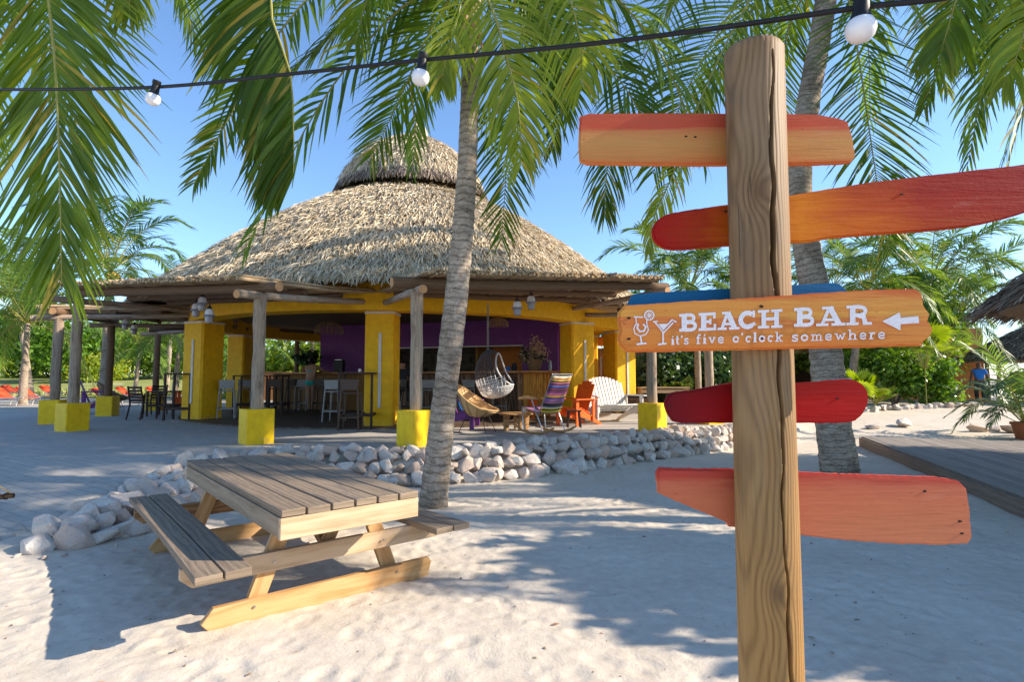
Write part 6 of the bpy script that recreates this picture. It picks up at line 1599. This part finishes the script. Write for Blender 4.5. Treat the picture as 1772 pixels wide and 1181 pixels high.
# ------------------------------------------------------------------ peach building behind the garden
bl = thing('peach_building', 'long peach stucco building with dark openings behind the right garden', 'building', (14, 30, .5))
def wl_(x0, x1, Y, z0, z1, m, d=.3, nm='wall'): return part(nm, MB().box(((x0 + x1) / 2, Y, (z0 + z1) / 2), (x1 - x0, d, z1 - z0)), M[m], bl, True)
xs_ = lambda px, Y: (px - 886) / FPX * Y
Yb = 29
wl_(xs_(1095, Yb), xs_(1350, Yb), Yb, .3, 3.7, 'peach'); wl_(xs_(1425, Yb), xs_(1440, Yb), Yb, .3, 3.7, 'peach'); wl_(xs_(1520, Yb), xs_(1698, Yb), Yb, .3, 4.2, 'peach')
wl_(xs_(1350, Yb), xs_(1520, Yb), Yb, 2.9, 3.7, 'peach'); wl_(xs_(1350, Yb), xs_(1425, Yb), Yb, .3, 1.2, 'plank_wall', .25, 'low_wall'); wl_(xs_(1345, Yb), xs_(1525, Yb), Yb + 2.5, .3, 3.6, 'dark_wood', .2, 'back_wall')
for k in range(6): x_ = xs_(1440 + 13 * k, Yb); part('door_plank', MB().box((x_ + .2, Yb + .05, 1.6), (.36, .06, 2.6)), M['plank_wall'], bl, True)
part('roof', MB().box((xs_(1310, Yb), Yb + 1.5, 3.85), (xs_(1560, Yb) - xs_(1085, Yb), 4.0, .22)), M['thatch_in'], bl, True)
thb = []
pw_ = thing('plank_screen', 'brown vertical plank screen wall behind the far bench', 'screen wall', (xs_(1120, 22.5), 22.5, .5))
for k in range(16):
    x_ = xs_(1080, 22.5) + .17 * k; part('plank', MB().box((x_, 22.5 + (k % 3) * .008, 1.75), (.162, .04, 2.6)), M['plank_wall'], pw_, True, smooth=False)
# sunlit bench and table in front of it
fb = thing('garden_bench', 'pale wooden table bench standing before the plank screen right of the yellow pillars', 'bench', (xs_(1146, 19.5), 19.5, gz(xs_(1146, 19.5), 19.5)))
for k in range(3): part('top_plank', MB().box((0, -.2 + .2 * k, .82), (1.7, .18, .05)), M['pine_pale'], fb, bevel=.004)
for sx in (-1, 1):
    for sy in (-1, 1): part('leg', MB().box((sx * .78, sy * .2, .395), (.09, .09, .79)), M['pine_pale'], fb)
part('rail', MB().box((0, -.27, .70), (1.66, .03, .12)), M['pine_pale'], fb)
s2 = thing('padded_bench', 'low brown bench with a dark pad left of the pale garden table', 'bench', (xs_(1103, 18.6), 18.6, gz(xs_(1103, 18.6), 18.6))); part('base', MB().box((0, 0, .25), (1.1, .6, .5)), M['bar_wood'], s2, bevel=.01); part('pad', MB().box((0, 0, .56), (1.0, .55, .12)), M['dark_cloth'], s2, bevel=.04)
# bare log post seen between the boards is the pergola's; low pale wall and peach wall seen through the bar
lw = thing('garden_wall', 'low sunlit peach wall with curved shoulder seen through the bar', 'garden wall', (xs_(470, 30), 30, .5))
part('wall', MB().prism([(-1.6, 0), (1.3, 0), (1.3, 1.5), (-.2, 1.5), (-.55, .95), (-1.6, .85)], (xs_(462, 30), 30, .45), (1, 0, 0), (0, 0, 1), .3), M['peach'], lw, True)
ph = thing('pale_house', 'pale bluish corrugated shed seen under the beam through the bar', 'shed', (xs_(415, 40), 40, .5))
for k in range(9): part('panel', MB().box((xs_(385, 40) + .3 * k, 40 + (k % 2) * .05, 1.4), (.29, .06, 2.4)), M['white_wall'], ph, True, smooth=False)
part('roof', MB().box((xs_(415, 40), 40.9, 2.75), (3.6, 2.4, .12)), M['stool_grey'], ph, True)
rr_ = thing('far_house', 'far house with red roof behind the left palms', 'house', (xs_(165, 80), 80, 1)); part('wall', MB().box((xs_(165, 80), 80, 3.2), (7, 4, 5)), M['white_wall'], rr_, True)
part('roof', MB().prism([(-4.2, 0), (4.2, 0), (0, 2.4)], (xs_(165, 80), 80, 5.7), (1, 0, 0), (0, 0, 1), 5.0), M['red_roof'], rr_, True)
# car, only its front corner in view
car = thing('parked_car', 'pale parked car at the far right edge behind the fern', 'car', (xs_(1790, 31), 31, .5), R(20))
part('body', MB().prism([(-2.1, .25), (2.1, .25), (2.1, .8), (1.9, .92), (1.1, .98), (-1.2, .98), (-2.0, .85)], (0, 0, 0), (1, 0, 0), (0, 0, 1), 1.7), M['car_paint'], car, bevel=.06)
part('cabin', MB().prism([(-1.3, .98), (.95, .98), (.35, 1.45), (-.9, 1.45)], (0, 0, 0), (1, 0, 0), (0, 0, 1), 1.45), M['dark_glass'], car, bevel=.05)
part('roof_panel', MB().box((-.28, 0, 1.47), (1.2, 1.4, .04)), M['car_paint'], car, bevel=.02)
for sx in (-1, 1):
    for sy in (-1, 1):
        w_ = part('wheel', MB().tube([(sx * 1.3, sy * .72, .32), (sx * 1.3, sy * .88, .32)], .32, 20), M['black'], car); part('rim', MB().tube([(sx * 1.3, sy * .88, .32), (sx * 1.3, sy * .89, .32)], .2, 14), M['steel'], w_)
    part('headlight', MB().box((2.08, sx * .6, .68), (.06, .3, .14)), M['bulb'], car, bevel=.02)

# ------------------------------------------------------------------ background palms, trees, bushes
GL = 'coconut palms beyond the terrace'
def bgp(label, pxb, Y, pxc, pyc, s=1.0, n=20, seed=0, nuts=0, r0=.17, group=None):
    x = xs_(pxb, Y); c = P(pxc, pyc, Y); return palm(label, (x, Y, gz(x, Y)), c, r0, .10, n, s, seed, nuts=nuts, group=group)
bgp('sunlit coconut palm with orange nuts rising above the left pergola', 182, 21.5, 190, 470, 1.0, 22, 1, 9)
bgp('drooping palm at the left edge with trunk among the red loungers', 43, 25, 48, 560, 1.25, 26, 2)
bgp('taller palm behind the drooping one at the far left', 56, 30, 20, 500, 1.3, 22, 3)
bgp('small palm crown peeking over the roof slope left', 290, 38, 304, 490, .75, 16, 4)
bgp('young low palm on the grass behind the dark chairs', 236, 33, 243, 600, .9, 22, 5, r0=.12)
bgp('palm seen through the bar opening beyond the counter', 420, 28, 425, 600, .95, 24, 6)
bgp('second palm seen through the bar opening, further right', 545, 31, 540, 590, .95, 22, 7)
bgp('palm trunk and crown between left pillar and far pergola', 305, 30, 312, 590, .9, 20, 8)
bgp('palm behind the end of the right pergola, left of the sign post', 1196, 27, 1192, 505, 1.2, 24, 11)
bgp('leaning palm with pale trunk right of the big trunk', 1468, 23, 1500, 500, 1.0, 24, 12)
bgp('tall feathery palm above the hedge at the right', 1548, 26, 1612, 490, 1.15, 26, 13)
bgp('palm with yellowing skirt beside the peach wall', 1598, 25, 1650, 560, .85, 20, 14)
bgp('palm whose long arching fronds reach right over the low thatch', 1700, 31, 1665, 540, 1.3, 18, 15)
bgp('palm behind the sign post between the boards', 1290, 30, 1300, 520, 1.2, 22, 16)
bgp('distant palm at the middle right skyline', 1420, 34, 1440, 500, 1.2, 20, 17)
def bb(label, px, Y, h, w, seed, m='bush', n=3500, size=.12, d=None): return bush(label, xs_(px, Y), Y, h, w, seed, m, n, size, d)
bb('yellow green bush on the far grass, leftmost', 20, 78, 6.3, 15, 1, 'bush_l', 6000, .36)
bb('bright bush behind the leaning palm trunk at the left', 130, 76, 7, 15, 2, 'bush_l', 7000, .36)
bb('tall green thicket behind the paired pergola poles', 215, 82, 9, 18, 3, 'bush', 8000, .4)
bb('lime green bush seen between the far pergola posts', 262, 70, 6.4, 9, 4, 'bush_l', 5000, .3)
bb('green thicket left of the left yellow pillar', 330, 74, 8, 15, 5, 'bush', 7000, .36)
bb('orange leaved shrub on the far grass', 158, 62, 3.4, 5, 6, 'leaf_y', 2000, .24)
bb('dark hedge seen through the bar opening', 455, 36, 3.6, 9, 7, 'bush', 6000, .18)
bb('yellow green hedge seen through the bar beside the purple wall', 540, 34, 3.8, 6, 8, 'bush_l', 5000, .18)
bb('dark bush between the plank screen and the pale log post', 1195, 21, 2.5, 2.9, 9, 'bush_d', 4200, .12)
bb('dark green bush behind the sign post lower gap', 1255, 22, 2.6, 2.6, 10, 'bush_d', 3500, .12)
bb('leafy green vine bush around the garden trunks', 1545, 24, 2.6, 2.6, 11, 'bush', 5000, .11)
bb('second leafy bush before the peach wall', 1598, 23.5, 2.4, 1.8, 12, 'bush', 3800, .11)
bb('bush with bright leaves left of the garden trunks', 1482, 25.5, 3.0, 2.4, 13, 'bush_l', 3200, .12)
tree('broad leafy tree above the hedge between two palms', xs_(1535, 28), 28, 5.6, 3.6, 21, 'bush', 13000, .15)
tree('leafy tree behind the annexe at the right roof end', xs_(1120, 33), 33, 6.5, 3.6, 22, 'bush', 8000, .18)
tree('leafy tree behind the sign post boards', xs_(1330, 32), 32, 6.0, 3.6, 23, 'bush', 9000, .17)
tree('leafy tree right of the sign post above the low roofs', xs_(1420, 30), 30, 5.2, 2.8, 24, 'bush_l', 6000, .16)
tree('leafy tree behind the left palms', xs_(90, 60), 60, 9, 6.5, 25, 'bush', 9000, .32)
fan_palm('bright green fan palm on the ground right of the big palm trunk', xs_(1484, 20.5), 20.5, gz(xs_(1484, 20.5), 20.5), 1.0, 16, 1, 'bush_l')
fan_palm('tall light green fan palm beside the beach bar board end', xs_(1600, 22), 22, gz(xs_(1600, 22), 22), 1.35, 20, 2, 'bush_l', stemh=1.9)
fan_palm('lower fan palm leaning over the rocks', xs_(1510, 21), 21, gz(xs_(1510, 21), 21), .7, 12, 3)
fan_palm('fan palm left of the pale log post', xs_(1178, 20), 20, .5, .7, 12, 4)
# potted fern palm at the right
qf = P(1778, 742, 14.6); zf = gz(qf.x, qf.y); pf = thing('potted_fern', 'dark feathery palm in a clay pot at the right edge', 'potted plant', (qf.x, qf.y, zf))
part('pot', MB().lathe([(0, 0), (.24, 0), (.32, .36), (.35, .38), (.35, .44), (.29, .44), (.27, .30), (0, .30)], n=20), M['terracotta'], pf)
FP = []
for k, ar_ in enumerate(((1.5, .6, -.4), (.9, .0, -.9), (2.2, 1.2, .2))):
    pts = [(0, 0, 0), (.45, 0, .45 * ar_[0]), (.9, 0, .45 * ar_[0] + .45 * ar_[1]), (1.3, 0, .45 * ar_[0] + .45 * ar_[1] + .4 * ar_[2])]
    V, F, mbs = frond_geo(pts, n=34, L=.36, wid=.028, droop=.45, seed=70 + k, stem=.010); FP.append((np_mesh('frond', V, F, M['bush_d'] if k < 2 else M['leaf_bg']), mbs.mesh('stem', M['rachis'])))
for k in range(26):
    fr, stm = FP[k % 3]; o = link('frond', fr, pf, (0, 0, .32), (0, random.uniform(-.2, .3), k * 2.4)); link('stem', stm, o); o.scale = (random.uniform(1.0, 1.5),) * 3

# boulders and stone edging in the right garden
rg = random.Random(9)
def boulder(label, px, py, s, z=None, sx=1.0, group=None):
    q = G(px, py, .1 if z is None else z); zz = gz(q.x, q.y); me = ROCKS[rg.randrange(16)]; o = link('boulder', me, None, (q.x, q.y, zz + s * .18), (rg.uniform(-.3, .3), rg.uniform(-.3, .3), rg.uniform(0, 6)))
    o.scale = (s * sx, s, s * .7); o['label'] = label; o['category'] = 'rock'
boulder('long flat grey boulder lying on the path before the deck', 1565, 741, .55, .1, 2.2)
boulder('small flat boulder left of the long one on the path', 1510, 743, .40, .1, 1.5)
boulder('dark boulder beside the clay pot', 1690, 746, .45, .1, 1.6)
boulder('pale boulder at the right edge before the clay pot', 1752, 747, .50, .1, 1.2)
boulder('grey boulder between the dark and the pale one near the pot', 1722, 745, .36, .1, 1.2)
ge = thing('garden_rock_edge', 'line of small pale rocks edging the planting bed at the far right', 'rock edging', (xs_(1590, 22.5), 22.5, .4))
for k in range(70):
    px_ = 1478 + 205 * k / 69 + rg.uniform(-3, 3); Yk = 20.8 + 2.2 * (k / 69) + rg.uniform(-.3, .3); x_ = xs_(px_, Yk); put_rock(x_, Yk, gz(x_, Yk) + .06, rg.uniform(.16, .40), ge)

# ------------------------------------------------------------------ trees right of the view whose shade covers the foreground
tree('dense leafy tree right of the picture shading the near sand', 8.4, 3.9, 4.5, 2.2, 81, 'bush', 16000, .17, low=.1)
tree('dense leafy tree right of the picture beside the deck', 9.4, .9, 4.9, 2.5, 82, 'bush', 13000, .17, low=.1)
tree('tall leafy tree right of the picture behind the hut', 14.6, 9.6, 8.6, 2.6, 83, 'bush', 14000, .19, low=.45)
palm('tall coconut palm right of the picture behind the hut roof', (10.6, 7.0, 0), (9.9, 7.4, 8.5), .17, .11, 24, 1.15, 91)
palm('taller coconut palm right of the picture leaning over the hut', (12.0, 9.2, 0), (11.4, 8.9, 9.4), .17, .11, 24, 1.15, 92)
rgd = np.random.RandomState(12); nd = 2000
dx = rgd.uniform(-5.2, 7.5, nd); dy = 1.9 + 9.5 * rgd.rand(nd) ** 1.4; ds = rgd.uniform(.002, .0065, nd) * rgd.choice([1, 1, 1, 2.2], nd)
okd = sdist(dx, dy) < -.5; dx, dy, ds = dx[okd], dy[okd], ds[okd]; nd = len(dx)
ixd = np.clip(np.searchsorted(xs, dx), 0, len(xs) - 1) if False else None
XS_ = axis(-5.5, 6.5, .028, 900); YS_ = ys; dz = Z[np.clip(np.searchsorted(YS_, dy), 0, len(YS_) - 1), np.clip(np.searchsorted(XS_, dx), 0, len(XS_) - 1)]
tet = np.array([[1, 0, -.3], [-.5, .8, -.3], [-.5, -.8, -.3], [0, 0, .6]]); an = rgd.uniform(0, 6.28, nd); ca, sa = np.cos(an), np.sin(an); st_ = rgd.uniform(.7, 2.2, nd)
V = np.stack([np.stack([dx + ds * (t_[0] * st_ * ca - t_[1] * sa), dy + ds * (t_[0] * st_ * sa + t_[1] * ca), dz + ds * (t_[2] + .2)], 1) for t_ in tet], 1).reshape(-1, 3)
F = (np.arange(nd)[:, None, None] * 4 + np.array([[0, 1, 3], [1, 2, 3], [2, 0, 3]])[None]).reshape(-1, 3)
dbm = mat('sand_debris', (.32, .25, .18), (.16, .11, .08), scale=40, rough=.9, bump=0, isl=.6)
link('pebbles', np_mesh('pebbles', V, F, dbm), None, kind='stuff', label='tiny pebbles and twig bits lying on the sand')['category'] = 'pebbles'
nl = 90; lx = rgd.uniform(-4.5, 6, nl); ly = 2.2 + 8 * rgd.rand(nl) ** 1.2; okl = sdist(lx, ly) < -.7; lx, ly = lx[okl], ly[okl]; nl = len(lx)
lz = Z[np.clip(np.searchsorted(YS_, ly), 0, len(YS_) - 1), np.clip(np.searchsorted(XS_, lx), 0, len(XS_) - 1)] + .006; la = rgd.uniform(0, 6.28, nl); ll = rgd.uniform(.012, .035, nl)
dxl, dyl = np.cos(la) * ll, np.sin(la) * ll
V = np.stack([np.stack([lx - dxl, ly - dyl, lz], 1), np.stack([lx + dyl * .35, ly - dxl * .35, lz + .006], 1), np.stack([lx + dxl, ly + dyl, lz + .003], 1), np.stack([lx - dyl * .35, ly + dxl * .35, lz + .004], 1)], 1).reshape(-1, 3)
link('leaf_litter', np_mesh('leaf_litter', V, np.arange(nl * 4).reshape(-1, 4), M['dried']), None, kind='stuff', label='small dry leaf bits scattered over the sand')['category'] = 'leaf litter'
pz = thing('grass_tufts', 'dry grass tufts on the far left field', 'grass', (-30, 40, .5)); pz['kind'] = 'stuff'
rgn = np.random.RandomState(4); ng = 5000; gx = rgn.uniform(-60, -9, ng); gy = rgn.uniform(34, 62, ng); hh = rgn.uniform(.15, .5, ng); aa = rgn.uniform(0, 3.14, ng); wv = .12
bz = .45 + np.zeros(ng); V = np.stack([np.stack([gx - wv * np.cos(aa), gy - wv * np.sin(aa), bz], 1), np.stack([gx + wv * np.cos(aa), gy + wv * np.sin(aa), bz], 1), np.stack([gx + rgn.normal(0, .1, ng), gy, bz + hh], 1)], 1).reshape(-1, 3)
gt = link('grass', np_mesh('grass', V, np.arange(ng * 3).reshape(-1, 3), M['grass']), None, kind='stuff', label='dry grass tufts on the far left field')
gt['category'] = 'grass'
bpy.data.objects.remove(pz)
